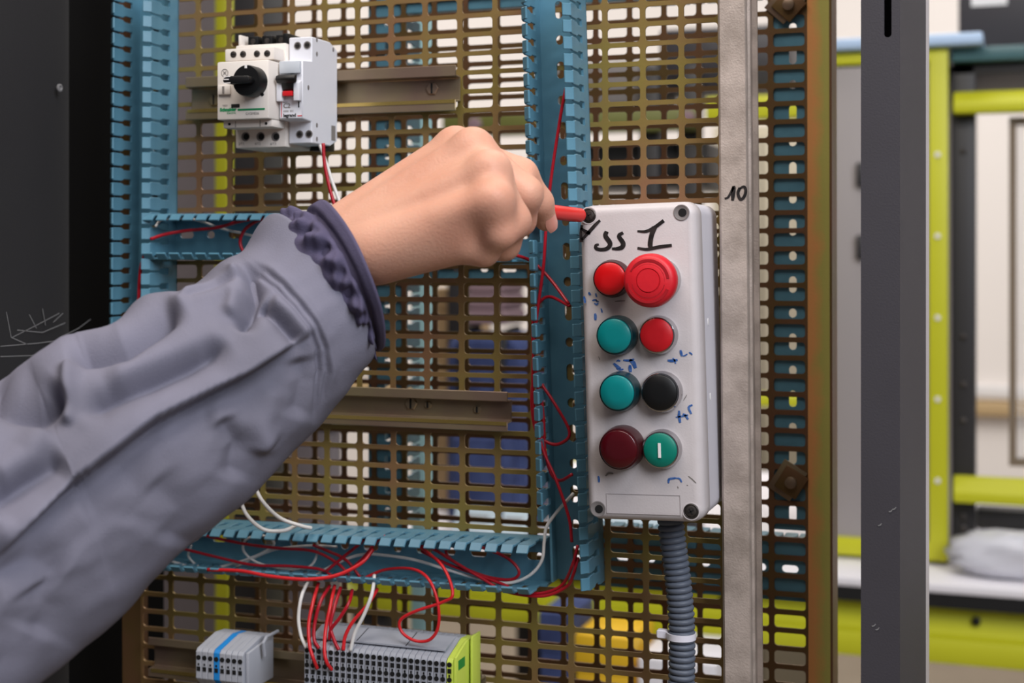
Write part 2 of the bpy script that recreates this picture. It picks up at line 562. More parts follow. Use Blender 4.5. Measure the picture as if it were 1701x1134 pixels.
# monitor at the top right, on the top plate of the frame
mz = BZ + fz(80)
x0, x1, z0, z1 = bg(1592, 1840, -70, 76, FY + 0.3)
mo = empty('monitor', ((x0 + x1) / 2, FY + 0.3, mz), label='black monitor back standing on the dark machine rack, cut by the top right corner', cat='monitor')
w2 = (x1 - x0) / 2
MB().box(-w2, w2, 0, 0.03, 0.004, z1 - mz + 0.06).build('screen_housing', M['monitor'], mo, bevel=0.005)
MB().box(-0.06, 0.06, 0.03, 0.1, 0.0, 0.2).build('stand', M['monitor'], mo, bevel=0.003)
o = MB().box(-w2 + 0.02, -w2 + 0.075, -0.001, -0.0002, P(1650, 9, -FY - 0.3).z - mz, z1 - mz + 0.02).build('paper_label', M['white'], mo)

# plastic bag on the bench
bag = MB()
bc = P(1690, 936, -1.25)
rings = []
for i in range(13):
    a = math.pi * i / 12
    rings.append([(math.cos(t) * (0.003 + 0.085 * math.sin(a) ** 0.8) * (1 + 0.12 * math.sin(5 * t + 3 * i)), math.sin(t) * (0.003 + 0.04 * math.sin(a) ** 0.8) * (1 + 0.1 * math.sin(4 * t + i)), 0.032 - 0.032 * math.cos(a) + 0.004 * math.sin(3 * t) * math.sin(a)) for t in [2 * math.pi * k / 28 for k in range(28)]])
o = bag.loft(rings).build('plastic_bag', M['bag'], None, True, angle=180)
o.location = (bc.x, 1.17, BZ)
tag(o, 'crumpled clear plastic bag lying on the white workbench top', 'plastic bag')

# tall grey cabinet with yellow edge behind the plates, left
LY = 0.55
x0, x1, z0, z1 = bg(40, 378, -60, 1100, LY)
lc = empty('partition_panel', ((x0 + x1) / 2, LY, 0), label='tall grey partition panel with a yellow-green edge strip behind the left of the plates', cat='partition')
w2 = (x1 - x0) / 2
ye = P(358, 400, -LY).x - (x0 + x1) / 2
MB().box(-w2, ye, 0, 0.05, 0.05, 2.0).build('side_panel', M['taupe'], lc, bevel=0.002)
MB().box(ye, w2, -0.002, 0.05, 0.05, 2.0).build('edge_strip', M['yellow'], lc, bevel=0.002)
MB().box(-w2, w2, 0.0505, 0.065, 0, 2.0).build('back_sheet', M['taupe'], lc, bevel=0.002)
x0, x1, z0, z1 = bg(682, 707, 195, 880, 0.62)
o = MB().box(-(x1 - x0) / 2, (x1 - x0) / 2, 0, 0.03, 0, 2.0).build('steel_upright', M['pale_teal'], bevel=0.002)
o.location = ((x0 + x1) / 2, 0.62, 0)
tag(o, 'pale teal upright behind both plates, right of the wide dark blue duct', 'post')
x0, x1, z0, z1 = bg(446, 548, 690, 930, 0.95)
o = empty('machine_pedestal', ((x0 + x1) / 2, 0.95, 0), label='taupe machine pedestal behind the front plate, hidden in part by the sleeve', cat='pedestal')
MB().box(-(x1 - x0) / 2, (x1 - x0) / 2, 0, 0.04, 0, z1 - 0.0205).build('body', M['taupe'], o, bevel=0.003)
MB().box(-(x1 - x0) / 2 - 0.004, (x1 - x0) / 2 + 0.004, -0.004, 0.044, z1 - 0.02, z1).build('top_cover', M['dark_frame'], o, bevel=0.002)
u0, u1 = P(386, 400, -0.35).x, P(432, 400, -0.35).x
o = MB().box(-(u1 - u0) / 2, (u1 - u0) / 2, 0, 0.05, 0, 2.1).build('steel_upright', M['dark_frame'], bevel=0.003)
o.location = ((u0 + u1) / 2, 0.35, 0)
tag(o, 'dark steel upright just right of the yellow-edged grey partition', 'post')

# machine in the middle, seen through both plates
MY = 1.35
mm = empty('test_machine', (P(1000, 400, -MY).x, MY, BZ), label='dark test machine with olive cross beam, seen through the plates above the control box', cat='machine')
mx = lambda px: P(px, 400, -MY).x - mm.location.x
mzf = lambda py: P(1000, py, -MY).z - BZ
for a, b in ((1062, 1094), (1128, 1160), (880, 905)):
    MB().box(mx(a), mx(b), 0, 0.04, 0, mzf(112 if a > 1000 else 130)).build('upright', M['dark_frame'], mm, bevel=0.003)
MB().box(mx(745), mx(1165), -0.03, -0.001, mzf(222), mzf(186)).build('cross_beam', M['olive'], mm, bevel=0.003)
MB().box(mx(872), mx(1165), 0.041, 0.3, mzf(310), mzf(235)).build('drive_housing', M['black'], mm, bevel=0.004)
MB().box(mx(1085), mx(1300), 0.041, 0.3, mzf(150), mzf(48)).build('control_housing', M['monitor'], mm, bevel=0.004)
MB().box(mx(885), mx(1080), 0.041, 0.2, mzf(170), mzf(96)).build('motor_housing', M['recess'], mm, bevel=0.004)
for px in (800, 1150):
    MB().lathe(mx(px), mzf(204), [(0.012, -0.031), (0.012, -0.04), (0.006, -0.042)], 20).build('roller', M['mauve'], mm, True)
MB().box(mx(742), mx(770), 0, 0.04, 0, mzf(190)).build('upright', M['dark_frame'], mm, bevel=0.003)
x0, x1, z0, z1 = bg(1172, 1352, 158, 196, MY - 0.1)
o = MB().box(0, x1 - x0, 0, 0.05, 0, z1 - z0).build('cross_beam', M['yellow'], bevel=0.003)
o.location = (x0, MY - 0.1, z0)
tag(o, 'bright yellow-green beam seen through the slots right of the aluminium upright', 'beam')

x0, x1, z0, z1 = bg(1172, 1352, 655, 675, MY - 0.1)
o = MB().box(0, x1 - x0, 0, 0.05, 0, z1 - z0).build('cross_beam', M['yellow'], bevel=0.003)
o.location = (x0, MY - 0.1, z0)
tag(o, 'short yellow-green beam low behind the slots right of the aluminium upright', 'beam')
x0, x1, z0, z1 = bg(838, 960, 742, 764, MY - 0.1)
o = MB().box(0, x1 - x0, 0, 0.05, 0, z1 - z0).build('cross_beam', M['yellow'], bevel=0.003)
o.location = (x0, MY - 0.1, z0)
tag(o, 'yellow-green beam seen through the front plate beside the duct, below the lower rail', 'beam')

x0, x1, z0, z1 = bg(1184, 1352, 208, 640, 2.3)
cc = empty('cream_cupboard', ((x0 + x1) / 2, 2.3, 0), label='cream cupboard against the back wall, seen through the slots right of the aluminium upright', cat='cupboard')  # darker block standing in for a shaded stretch of back wall
w2 = (x1 - x0) / 2
MB().box(-w2, w2, 0, 0.35, 0.05, z1).build('body', M['cream'], cc, bevel=0.003)
for s in (-1, 1):
    o = MB().box(0.002 * s, s * (w2 - 0.003), -0.016, -0.0005, 0.07, z1 - 0.02).build('door', M['cream'], cc, bevel=0.002)
    MB().box(0.012 * s, 0.02 * s, -0.034, -0.0165, z1 * 0.5 - 0.05, z1 * 0.5 + 0.05).build('handle', M['screw'], o, bevel=0.002)
MB().box(-w2 + 0.01, w2 - 0.01, 0.02, 0.34, 0, 0.05).build('plinth', M['dark_frame'], cc)

# stand-ins for a blurred person, cardboard box, crate, papers behind the plates
x0, x1, z0, z1 = bg(718, 856, 555, 900, 1.02 + 0.12)
fb = empty('fabric_bag', ((x0 + x1) / 2, 1.02 + 0.23, BZ), label='navy fabric bag standing on the workbench, seen through the plate beside the duct', cat='bag')  # bag shape standing in for a blurred person
w2, h2 = (x1 - x0) / 2, z1 - BZ
MB().rrect(2 * w2, h2, [(0.06, 0.012), (0.05, 0.002), (0.0, 0.0), (-0.05, 0.002), (-0.062, 0.014)], 0.03, 6, cz=h2 / 2).build('body', M['navy'], fb, True)
MB().rrect(1.5 * w2, h2 * 0.45, [(-0.062, 0.0), (-0.078, 0.002), (-0.086, 0.012)], 0.02, 5, cz=h2 * 0.3).build('front_pocket', M['navy'], fb, True)
for s in (-0.5, 0.5):
    MB().tube(spline([(s * w2 - 0.006, -0.07, h2 * 0.55), (s * w2, -0.078, h2 * 0.8), (s * w2, -0.06, h2 * 0.985), (s * w2, 0.0, h2 + 0.004)], 5), 0.006, 8).build('strap', M['blackedge'], fb, True)
x0, x1, z0, z1 = bg(772, 840, 474, 552, 1.2)
fc = empty('folded_cloth', ((x0 + x1) / 2, 1.25, BZ + h2 + 0.011), label='mauve folded cloth lying on top of the navy fabric bag', cat='cloth')
for k in range(3):
    MB().rrect((x1 - x0) * (1 - 0.03 * k), (z1 - z0) / 3, [(0.05, 0.004), (0.045, 0), (-0.045, 0), (-0.05, 0.004)], 0.008, 4, cz=(z1 - z0) / 3 * (k + 0.5)).build('fold', M['mauve'], fc, True)  # layers of the person stand-in, not folds of a cloth


def carton(name, px0, px1, py0, py1, y, m, label, cat, dep=0.2, base=None, lid=True):
    x0, x1, z0, z1 = bg(px0, px1, py0, py1, y)
    if base is not None:
        z0 = base
    r = empty(name, ((x0 + x1) / 2, y + dep / 2, z0), label=label, cat=cat)
    w = (x1 - x0) / 2
    h = z1 - z0
    MB().box(-w, w, -dep / 2, dep / 2, 0, h * (0.9 if lid else 1)).build('body', m, r, bevel=0.002)
    if lid:
        MB().box(-w - 0.002, w + 0.002, -dep / 2 - 0.002, dep / 2 + 0.002, h * 0.9, h).build('lid', m, r, bevel=0.002)
    return r


carton('cardboard_box', 716, 782, 478, 585, BY + 0.3, M['card'], 'tan cardboard box on the workbench, seen just right of the jacket cuff', 'box', 0.1, BZ)
carton('storage_bin', 957, 1048, 1056, 1160, 0.93, M['binyellow'], 'yellow storage bin under the workbench, below the blue duct corner', 'bin', 0.12, 0.35)
carton('tool_case', 898, 948, 1018, 1140, 0.92, M['navy'], 'navy case under the workbench left of the yellow bin', 'case', 0.1, 0.35)
carton('parts_tray', 1060, 1190, 1098, 1150, 0.92, M['bench_top'], 'white parts tray under the workbench behind the grey conduit', 'tray', 0.14, 0.38, False)
sh = empty('storage_shelf', (-0.3, 1.05, 0), label='tan shelf unit under the workbench holding bins, seen through the lower plate', cat='shelf')
xs0, xs1 = P(878, 1100, -0.8).x + 0.3, P(1400, 1100, -0.8).x + 0.3
for z in (0.34,):
    MB().box(xs0, xs1, -0.15, 0.25, z - 0.02, z - 0.0005).build('shelf_board', M['tan'], sh)
for x in (xs0, xs1 - 0.02):
    MB().box(x, x + 0.02, -0.15, 0.25, 0, 0.3195).build('side_board', M['tan'], sh)
for (a, b, c, d, lb) in ((775, 845, 866, 892, 'pale blue printed sheet on the workbench, behind the lower edge of the plate'), (852, 895, 872, 894, 'pale printed sheet beside the duct corner on the workbench'), (985, 1110, 868, 884, 'pale printed sheet on the workbench behind the control box bottom')):
    x0, x1 = P(a, c, -BY - 0.1).x, P(b, c, -BY - 0.1).x
    o = MB().box(-(x1 - x0) / 2, (x1 - x0) / 2, 0, 0.004, 0, 0.06).build('paper_sheet', M['paper'])
    o.location = ((x0 + x1) / 2, BY + 0.03, BZ + 0.0025)
    o.rotation_euler = (-0.5, 0, 0)
    for k in range(3):
        MB().box(-(x1 - x0) * 0.4, (x1 - x0) * 0.3, -0.0004, 0, 0.012 + k * 0.014, 0.016 + k * 0.014).build('print_line', M['grey_print'], o)
    tag(o, lb, 'paper')

# ------------------------------------------------------------------ rack: left side panel and right post
PX = P(176, 420, 0).x
def on_side(px, py):
    u = (px - 850.5) / FPX
    v = (py - HORIZON) / FPX
    Z = PX / (u * CT - ST)
    return (Z * (CT + u * ST) - H + 0.2, CAMZ - Z * v)


pl = empty('rack_side_panel', (PX, -0.2, 0), label='charcoal rack side panel with scratches at the left edge', cat='panel')
yb_ = on_side(40, 500)[0]
bend = [(0, 0.02), (0, yb_)] + [(-0.045 + 0.045 * math.cos(a), yb_ + 0.09 * math.sin(a)) for a in [math.pi / 2 * k / 20 for k in range(1, 21)]] + [(-0.048, yb_ + 0.09), (-0.048, 0.02)]
MB().prism(bend, 0, 2.1, 'z').build('sheet', M['panel'], pl, True, angle=40)
MB().box(-0.12, -0.050, yb_ - 0.02, 0.352, 0, 2.1).build('inner_lining', M['lining'], pl)  # added black sheet standing in for the shade behind the panel bend
# screw and scratches lie on the inner face (x = 0)


sy, sz = on_side(98, 146)
sc = MB().lathe(0, 0, [(0.0028, 0), (0.0028, -0.0008), (0.0018, -0.0012), (0.0012, -0.0004)], 20).build('rivet', M['scratch'], pl, True)
sc.matrix_basis = Matrix.Translation((0.0002, sy, sz)) @ Matrix.Rotation(math.pi / 2, 4, 'Z')
scr = MB()
for pts in (((10, 518), (18, 560), (45, 572)), ((0, 575), (60, 570), (125, 562)), ((48, 522), (60, 545)), ((70, 512), (75, 540)), ((88, 535), (104, 520)), ((100, 560), (130, 545), (150, 530)), ((20, 560), (60, 540), (98, 520)), ((28, 548), (70, 552), (108, 536)), ((0, 592), (60, 590))):
    q = [on_side(*p) for p in pts]
    for (a, b), (c, d) in zip(q[:-1], q[1:]):
        n = Vector((-(d - b), c - a)).normalized() * 0.0003
        scr.add([(0.0003, a + n.x, b + n.y), (0.0003, a - n.x, b - n.y), (0.0003, c - n.x, d - n.y), (0.0003, c + n.x, d + n.y)], [(0, 1, 2, 3)])
scr.build('scratch_mark', M['scratch'], pl)

# right hand post: folded profile with a slot near the top of the frame
D0 = 0.08
xa, xb = P(1430, 500, D0).x, P(1495, 500, D0).x
d1 = -0.02
xc = P(1538, 500, d1).x
d2 = -0.026
po = empty('rack_post', ((xa + xb) / 2, -D0, 0), label='dark grey rack post with a long slot, standing right of the perforated plates', cat='post')
ox = -(xa + xb) / 2
zs = P(1474, 62, D0).z
sx0, sx1 = P(1468.5, 30, D0).x + ox, P(1481, 30, D0).x + ox
A, B, C = xa + ox, xb + ox, xc + ox
yb = D0 - d1
f = MB()
zt = 2.1
r = (sx1 - sx0) / 2
# front sheet below and beside the slot
perforate(f, A, zs - 0.004, B, zs + 0.2 + 0.004, (sx0 + sx1) / 2, zs + 0.1, 2 * r, 0.2, r, 0.0025, 0.0, 6)
f.box(A, B, 0, 0.0025, 0, zs - 0.004)
f.box(A, B, 0, 0.0025, zs + 0.204, zt)
f.build('front_sheet', M['post'], po)
MB().prism([(B, 0), (C, yb), (C - 0.003, yb + 0.001), (B - 0.003, 0.0026)], 0, zt, 'z').build('angled_sheet', M['post'], po)
MB().prism([(C, yb), (C + 0.0004, yb + 0.004), (C + 0.0004, yb + 0.03), (C - 0.0018, yb + 0.03), (C - 0.003, yb + 0.001)], 0, zt, 'z').build('edge_return', M['box'], po)
MB().box(A, A + 0.0025, 0.0026, 0.09, 0, zt).build('side_sheet', M['post'], po)
MB().box(A + 0.0026, B + 0.004, 0.085, 0.0885, 0, zt).build('back_sheet', M['post'], po)
mk = MB()
for px, py, ln in ((1486, 846, 5), (1462, 873, 5), (1480, 850, 3), (1452, 1040, 4), (1458, 1046, 3)):
    q = P(px, py, D0)
    ribbon(mk, [(q.x + ox - 0.0012, q.z), (q.x + ox, q.z + 0.0004), (q.x + ox + 0.0008, q.z + 0.0014)], [0.0004, 0.0006, 0.0003], -0.0001)
mk.build('scuff_mark', M['scratch'], po)

# ------------------------------------------------------------------ front perforated plate
PITX, PITZ = 0.02488, 0.0125
KX = -0.5423                       # centre of the column bar with index 0
BARZ = P(1098, 106, 0).z           # centre of one row bar
lean = 0.006
fp = empty('perforated_plate', (KX + 8 * PITX, 0, CAMZ), ry=-lean, label='front perforated plate of yellow-passivated steel carrying the blue ducts', cat='perforated plate')
ofx, ofz = KX - fp.location.x, BARZ - CAMZ
mb = MB()
for i in range(-2, 15):
    for j in range(-50, 17):
        x0 = ofx + i * PITX
        z0 = ofz + j * PITZ
        perforate(mb, x0, z0, x0 + PITX, z0 + PITZ, x0 + PITX / 2, z0 + PITZ / 2, 0.0214, 0.0095, 0.0023, 0.0016)
zl, zh = ofz - 50 * PITZ, ofz + 17 * PITZ
mb.build('slotted_sheet', M['zinc'], fp)
e0 = ofx - 2 * PITX
e1 = P(203, 1000, 0).x - fp.location.x
MB().box(e1, e0, 0, 0.0016, zl, zh).build('plain_margin', M['zinc_brown'], fp)
MB().box(e1 - 0.0016, e1, 0, 0.03, zl, zh).build('folded_edge', M['zinc_brown'], fp)

# ------------------------------------------------------------------ rear perforated plate, 0.1 m behind
RY = 0.1
rbx = P(1280.5, 300, -RY).x
rbz = P(1310, 67 + 15, -RY).z
rp = empty('perforated_plate', (rbx - 8 * PITX, RY, CAMZ), ry=-0.002, label='rear perforated plate with an orange and green margin, behind the aluminium upright', cat='perforated plate')
ofx, ofz = rbx - rp.location.x, rbz - CAMZ
mb = MB()
for i in range(-17, 1):
    for j in range(-52, 18):
        x0 = ofx + i * PITX
        z0 = ofz + j * 0.0124
        perforate(mb, x0, z0, x0 + PITX, z0 + 0.0124, x0 + PITX / 2, z0 + 0.0062, 0.0212, 0.0090, 0.0022, 0.0016)
mb.build('slotted_sheet', M['zinc_brown'], rp)
zl2, zh2 = ofz - 52 * 0.0124, ofz + 18 * 0.0124
xr0 = ofx + PITX
xr1 = P(1378, 500, -RY).x - rp.location.x
x_gradient(M['zinc_flange'], xr0, xr1, (214, 150, 90), (172, 164, 86))
MB().box(xr0, xr1, 0, 0.0016, zl2, zh2).build('plain_margin', M['zinc_flange'], rp)
MB().box(xr1 - 0.0004, xr1 + 0.0016, 0.0004, 0.03, zl2, zh2).build('folded_edge', M['zinc_brown'], rp)

# ------------------------------------------------------------------ blue slotted ducts
TP = 0.01045                       # tooth pitch


def tooth_mesh(sgn):
    """one tooth of a duct wall: outer face at x=0, body to -sgn*x; grows towards -y"""
    t = 0.0016
    b = MB()
    hw, nw = TP * 0.435, TP * 0.30
    prof = [(-nw, -0.0105), (nw, -0.0105), (nw, -0.0195), (hw, -0.0225), (hw, -0.0325), (hw * 0.85, -0.0345), (-hw * 0.85, -0.0345), (-hw, -0.0325), (-hw, -0.0225), (-nw, -0.0195)]
    n = len(prof)
    vs = [(0, y, z) for z, y in prof] + [(-sgn * t, y, z) for z, y in prof]
    fs = [tuple(range(n)), tuple(range(2 * n - 1, n - 1, -1))] + [(i, i + n, (i + 1) % n + n, (i + 1) % n) for i in range(n)]
    b.add(vs, fs)
    # inward bent tip
    h2 = hw * 0.85
    q = [(0, -0.0343), (-sgn * 0.0042, -0.0384), (-sgn * 0.0052, -0.0372), (-sgn * t, -0.0335)]
    vs = [(x, y, -h2) for x, y in q] + [(x, y, h2) for x, y in q]
    b.add(vs, [(0, 1, 2, 3), (7, 6, 5, 4), (0, 4, 5, 1), (1, 5, 6, 2), (2, 6, 7, 3), (3, 7, 4, 0)])
    me = b.mesh('tooth', 0.00035, 1)
    me.materials.append(M['duct'])
    me.polygons.foreach_set('use_smooth', [True] * len(me.polygons))
    me.set_sharp_from_angle(angle=math.radians(25))
    return me


TOOTH = {1: tooth_mesh(1), -1: tooth_mesh(-1)}


def duct(loc, ry, width, length, label, skip=None, ruler=0.0, flip=False, phase=0.0, walls=(1, -1), dark=None):
    """local z along the duct, 0..length; base on y=0, walls towards -y"""
    r = empty('wiring_duct', loc, ry=ry, rz=math.pi if flip else 0, label=label, cat='wiring duct')
    b = MB()
    hp = 0.0195
    n = int(length / hp)
    cw = 0.014
    lead = (length - n * hp) / 2
    for k in range(n):
        z0 = lead + k * hp
        big = k % 2 == 0
        perforate(b, -cw / 2, z0, cw / 2, z0 + hp, -0.0018, z0 + hp / 2, 0.0052, 0.0112 if big else 0.0062, 0.0026, 0.0014, -0.0015, 4)
    b.box(-width / 2, -cw / 2, -0.0015, -0.0001, 0, length)
    b.box(cw / 2, width / 2, -0.0015, -0.0001, 0, length)
    if lead > 0.0005:
        b.box(-cw / 2, cw / 2, -0.0015, -0.0001, 0, lead)
        b.box(-cw / 2, cw / 2, -0.0015, -0.0001, length - lead, length)
    b.build('base', M['duct'], r)
    for s in walls:
        w = MB()
        xo = s * width / 2
        w.box(xo, xo - s * 0.0016, -0.011, -0.0002, 0, length)
        wo = w.build('side_wall', M['duct'], r)
        # small ridges on the solid part of the wall
        nt = int((length - phase) / TP)
        for k in range(nt):
            z = phase + (k + 0.5) * TP
            if skip and skip(s, z):
                continue
            o = bpy.data.objects.new('tooth', TOOTH[s])
            COL.objects.link(o)
            o.parent = r
            o.location = (xo, 0, z)
    return r


def vert_duct(pxl0, py0, pxl1, py1, pxr0, label, top, bottom, **kw):
    """front-left edge passes through (pxl0,py0),(pxl1,py1); front-right edge at pxr0,py0"""
    dF = 0.0375
    a, b = P(pxl0, py0, dF), P(pxl1, py1, dF)
    w = P(pxr0, py0, dF).x - a.x
    ln = math.atan2(b.x - a.x, a.z - b.z)
    T, Bo = P(pxl0, top, dF).z, P(pxl0, bottom, dF).z
    lx = b.x + (b.z - Bo) * math.tan(ln) + w / 2
    return duct((lx, 0, Bo), -ln, w, (T - Bo) / math.cos(ln), label, **kw), w


DA, wA = vert_duct(180, 50, 177, 500, 247, 'blue slotted wiring duct running down the left edge of the front plate', -40, 925)
DB, wB = vert_duct(863, 20, 888, 800, 946, 'blue slotted wiring duct running down beside the control box', -40, 978,
                   skip=lambda s, z: s < 0 and (z < 0.044 or 0.222 < z < 0.244))


def horiz_duct(px0, pyt0, pyb0, px1, pyt1, label, **kw):
    dF = 0.0375
    a, b = P(px0, pyt0, dF), P(px1, pyt1, dF)
    w = a.z - P(px0, pyb0, dF).z
    ln = math.atan2(b.z - a.z, b.x - a.x)      # upward slope
    c = Vector((a.x, 0, a.z - w / 2))
    return duct((c.x, 0, c.z), math.pi / 2 - ln, w, (b.x - a.x) / math.cos(ln), label, **kw), w


DC, wC = horiz_duct(234, 355, 431, 876, 352, 'blue slotted wiring duct running across behind the wrist', )
DD, wD = horiz_duct(214, 872, 946, 886, 908, 'blue slotted wiring duct running along the bottom of the front plate', )

# ducts on the far side of the rear plate, seen through the slots
def far_duct(px0, px1, py0, py1, label, horizontal=False):
    y = RY + 0.0017
    x0, x1, z0, z1 = bg(px0, px1, py0, py1, y)
    if horizontal:
        r = duct(((x0 + x1) / 2 + (x1 - x0) / 2, y, (z0 + z1) / 2), -math.pi / 2, z1 - z0, x1 - x0, label, flip=False)
        r.rotation_euler = (0, math.pi / 2, math.pi)
        r.location = (x1, y, (z0 + z1) / 2)
    else:
        r = duct(((x0 + x1) / 2, y, z0), 0, x1 - x0, z1 - z0, label, flip=True)
    return r


far_duct(1284, 1341, -30, 880, 'dark blue upright wiring duct seen through the right slots of the rear plate')
far_duct(612, 668, -30, 880, 'dark blue upright wiring duct behind both plates, above the wrist')
far_duct(965, 1343, 890, 985, 'dark blue wiring duct across the rear plate, behind the grey conduit', True)
far_duct(660, 1282, -40, 4, 'dark blue wiring duct across the rear plate, at the top edge of the picture', True)
far_duct(662, 1040, 437, 464, 'dark blue wiring duct across the rear plate, behind the hand', True)

# square clip nuts on the rear plate
for px, py, rot, lb in ((1310, 8, 0.75, 'rusty square clip nut near the top of the rear plate'), (1314, 801, 0.55, 'rusty square clip nut low on the rear plate')):
    q = P(px, py, -RY + 0.003)
    r = empty('clip_nut', (q.x, RY - 0.0002, q.z), ry=rot, label=lb, cat='clip nut')
    MB().box(-0.0085, 0.0085, -0.003, 0, -0.0085, 0.0085).build('square_plate', M['zinc_brown'], r, bevel=0.0006)
    MB().box(-0.012, 0.006, -0.0012, 0, -0.012, 0.011).build('spring_clip', M['rail'], r, bevel=0.0003)
    MB().lathe(0, 0, [(0.004, -0.003), (0.004, -0.0055), (0.003, -0.006)], 16).build('bolt', M['rail'], r, True)

# aluminium upright with the handwritten 10
DU = 0.026
xa, xb = P(1192, 100, DU).x, P(1239, 100, DU).x
xm0, xm1 = P(1203, 1100, DU).x, P(1245, 1100, DU).x
zA, zB = P(1192, 100, DU).z, P(1203, 1100, DU).z
la = math.atan2((xm0 + xm1) / 2 - (xa + xb) / 2, zA - zB)
zlow = zB - 0.25
au = empty('aluminium_upright', ((xm0 + xm1) / 2 + math.tan(la) * 0.25, 0, zlow), ry=-la, label='worn aluminium upright marked with a handwritten 10, right of the control box', cat='upright')
w2 = (xb - xa) / 2
hh = P(1192, -60, DU).z - zlow
prof = [(-w2, -DU + 0.002), (-w2 + 0.0015, -DU), (w2 - 0.0005, -DU), (w2, -DU + 0.0015), (w2, -DU + 0.006), (w2 + 0.0014, -DU + 0.0068), (w2 + 0.0014, -DU + 0.0095), (w2, -DU + 0.0102), (w2, -0.003), (w2 + 0.003, -0.003), (w2 + 0.003, -0.0003), (-w2 - 0.001, -0.0003), (-w2 - 0.001, -0.003), (-w2, -0.003)]
MB().prism(prof, 0, hh, 'z').build('profile', M['alu'], au)
ten = MB()
T = lambda px, py: (lambda q: (q.x, q.z))(L(au, px, py, DU))
ribbon(ten, [T(1204, 330), T(1210, 327), T(1217, 314), T(1219, 311), T(1218, 322), T(1217, 333)], [0.0012, 0.0014, 0.0016, 0.0022, 0.0024, 0.0016], -DU)
ribbon(ten, [T(1229, 312), T(1226, 321), T(1230, 331), T(1236, 327), T(1239, 317), T(1236, 310), T(1229, 313)], [0.0018, 0.0018, 0.0018, 0.0018, 0.0018, 0.0016, 0.0012], -DU)
ten.build('handwritten_number', M['ink'], au)

# ------------------------------------------------------------------ mounting rails
def rail(px0, px1, pm, ytop, ybot, label, screws, lip=0.24):
    d = 0.0095
    x0, x1 = P(px0, (ytop + ybot) / 2, d).x, P(px1, (ytop + ybot) / 2, d).x
    zt, zb = P(pm, ytop, d).z, P(pm, ybot, d).z
    r = empty('mounting_rail', ((x0 + x1) / 2, -0.0002, (zt + zb) / 2), label=label, cat='mounting rail')
    h = (zt - zb) / 2
    w = (x1 - x0) / 2
    t = 0.0013
    b = h * (1 - 2 * lip)
    prof = [(-d, h), (-d, b), (-0.0016, b - 0.0006), (-0.0016, -b + 0.0006), (-d, -b), (-d, -h), (-d + t, -h), (-d + t, -b - t), (-0.0016 + t, -b - t * 0.4), (-0.0016 + t, b + t * 0.4), (-d + t, b + t), (-d + t, h)]
    MB().prism(prof, -w, w).build('hat_profile', M['rail'], r, bevel=0.0004, seg=1)
    MB().box(-w * 0.98, w * 0.995, -d - 0.0003, -d + 0.0006, -b - 0.0022, -b + 0.0002).build('worn_edge', M['rail_edge'], r)  # bright strip painting a glint along the lower lip
    for px, py, big in screws:
        q = L(r, px, py, 0.002)
        o = MB().lathe(q.x, q.z, [(0.0046 if big else 0.0026, -0.0016), (0.0046 if big else 0.0026, -0.0022), (0.004 if big else 0.0022, -0.0028)], 6 if big else 18).build('screw', M['rail'], r)
        MB().box(q.x - 0.0006, q.x + 0.0006, -0.0031, -0.0027, q.z - (0.0034 if big else 0.002), q.z + (0.0034 if big else 0.002)).build('screw_slot', M['hole'], o)
    return r


rail(308, 757, 660, 112, 187, 'brown passivated mounting rail carrying the two white breakers', [(718, 147, True), (356, 166, True)])
rail(470, 843, 700, 646, 711, 'brown passivated mounting rail across the plate just right of the sleeve', [(683, 670, True), (711, 672, False), (793, 680, False)])
rail(246, 800, 500, 1084, 1152, 'mounting rail at the bottom edge carrying both terminal rows', [], 0.2)


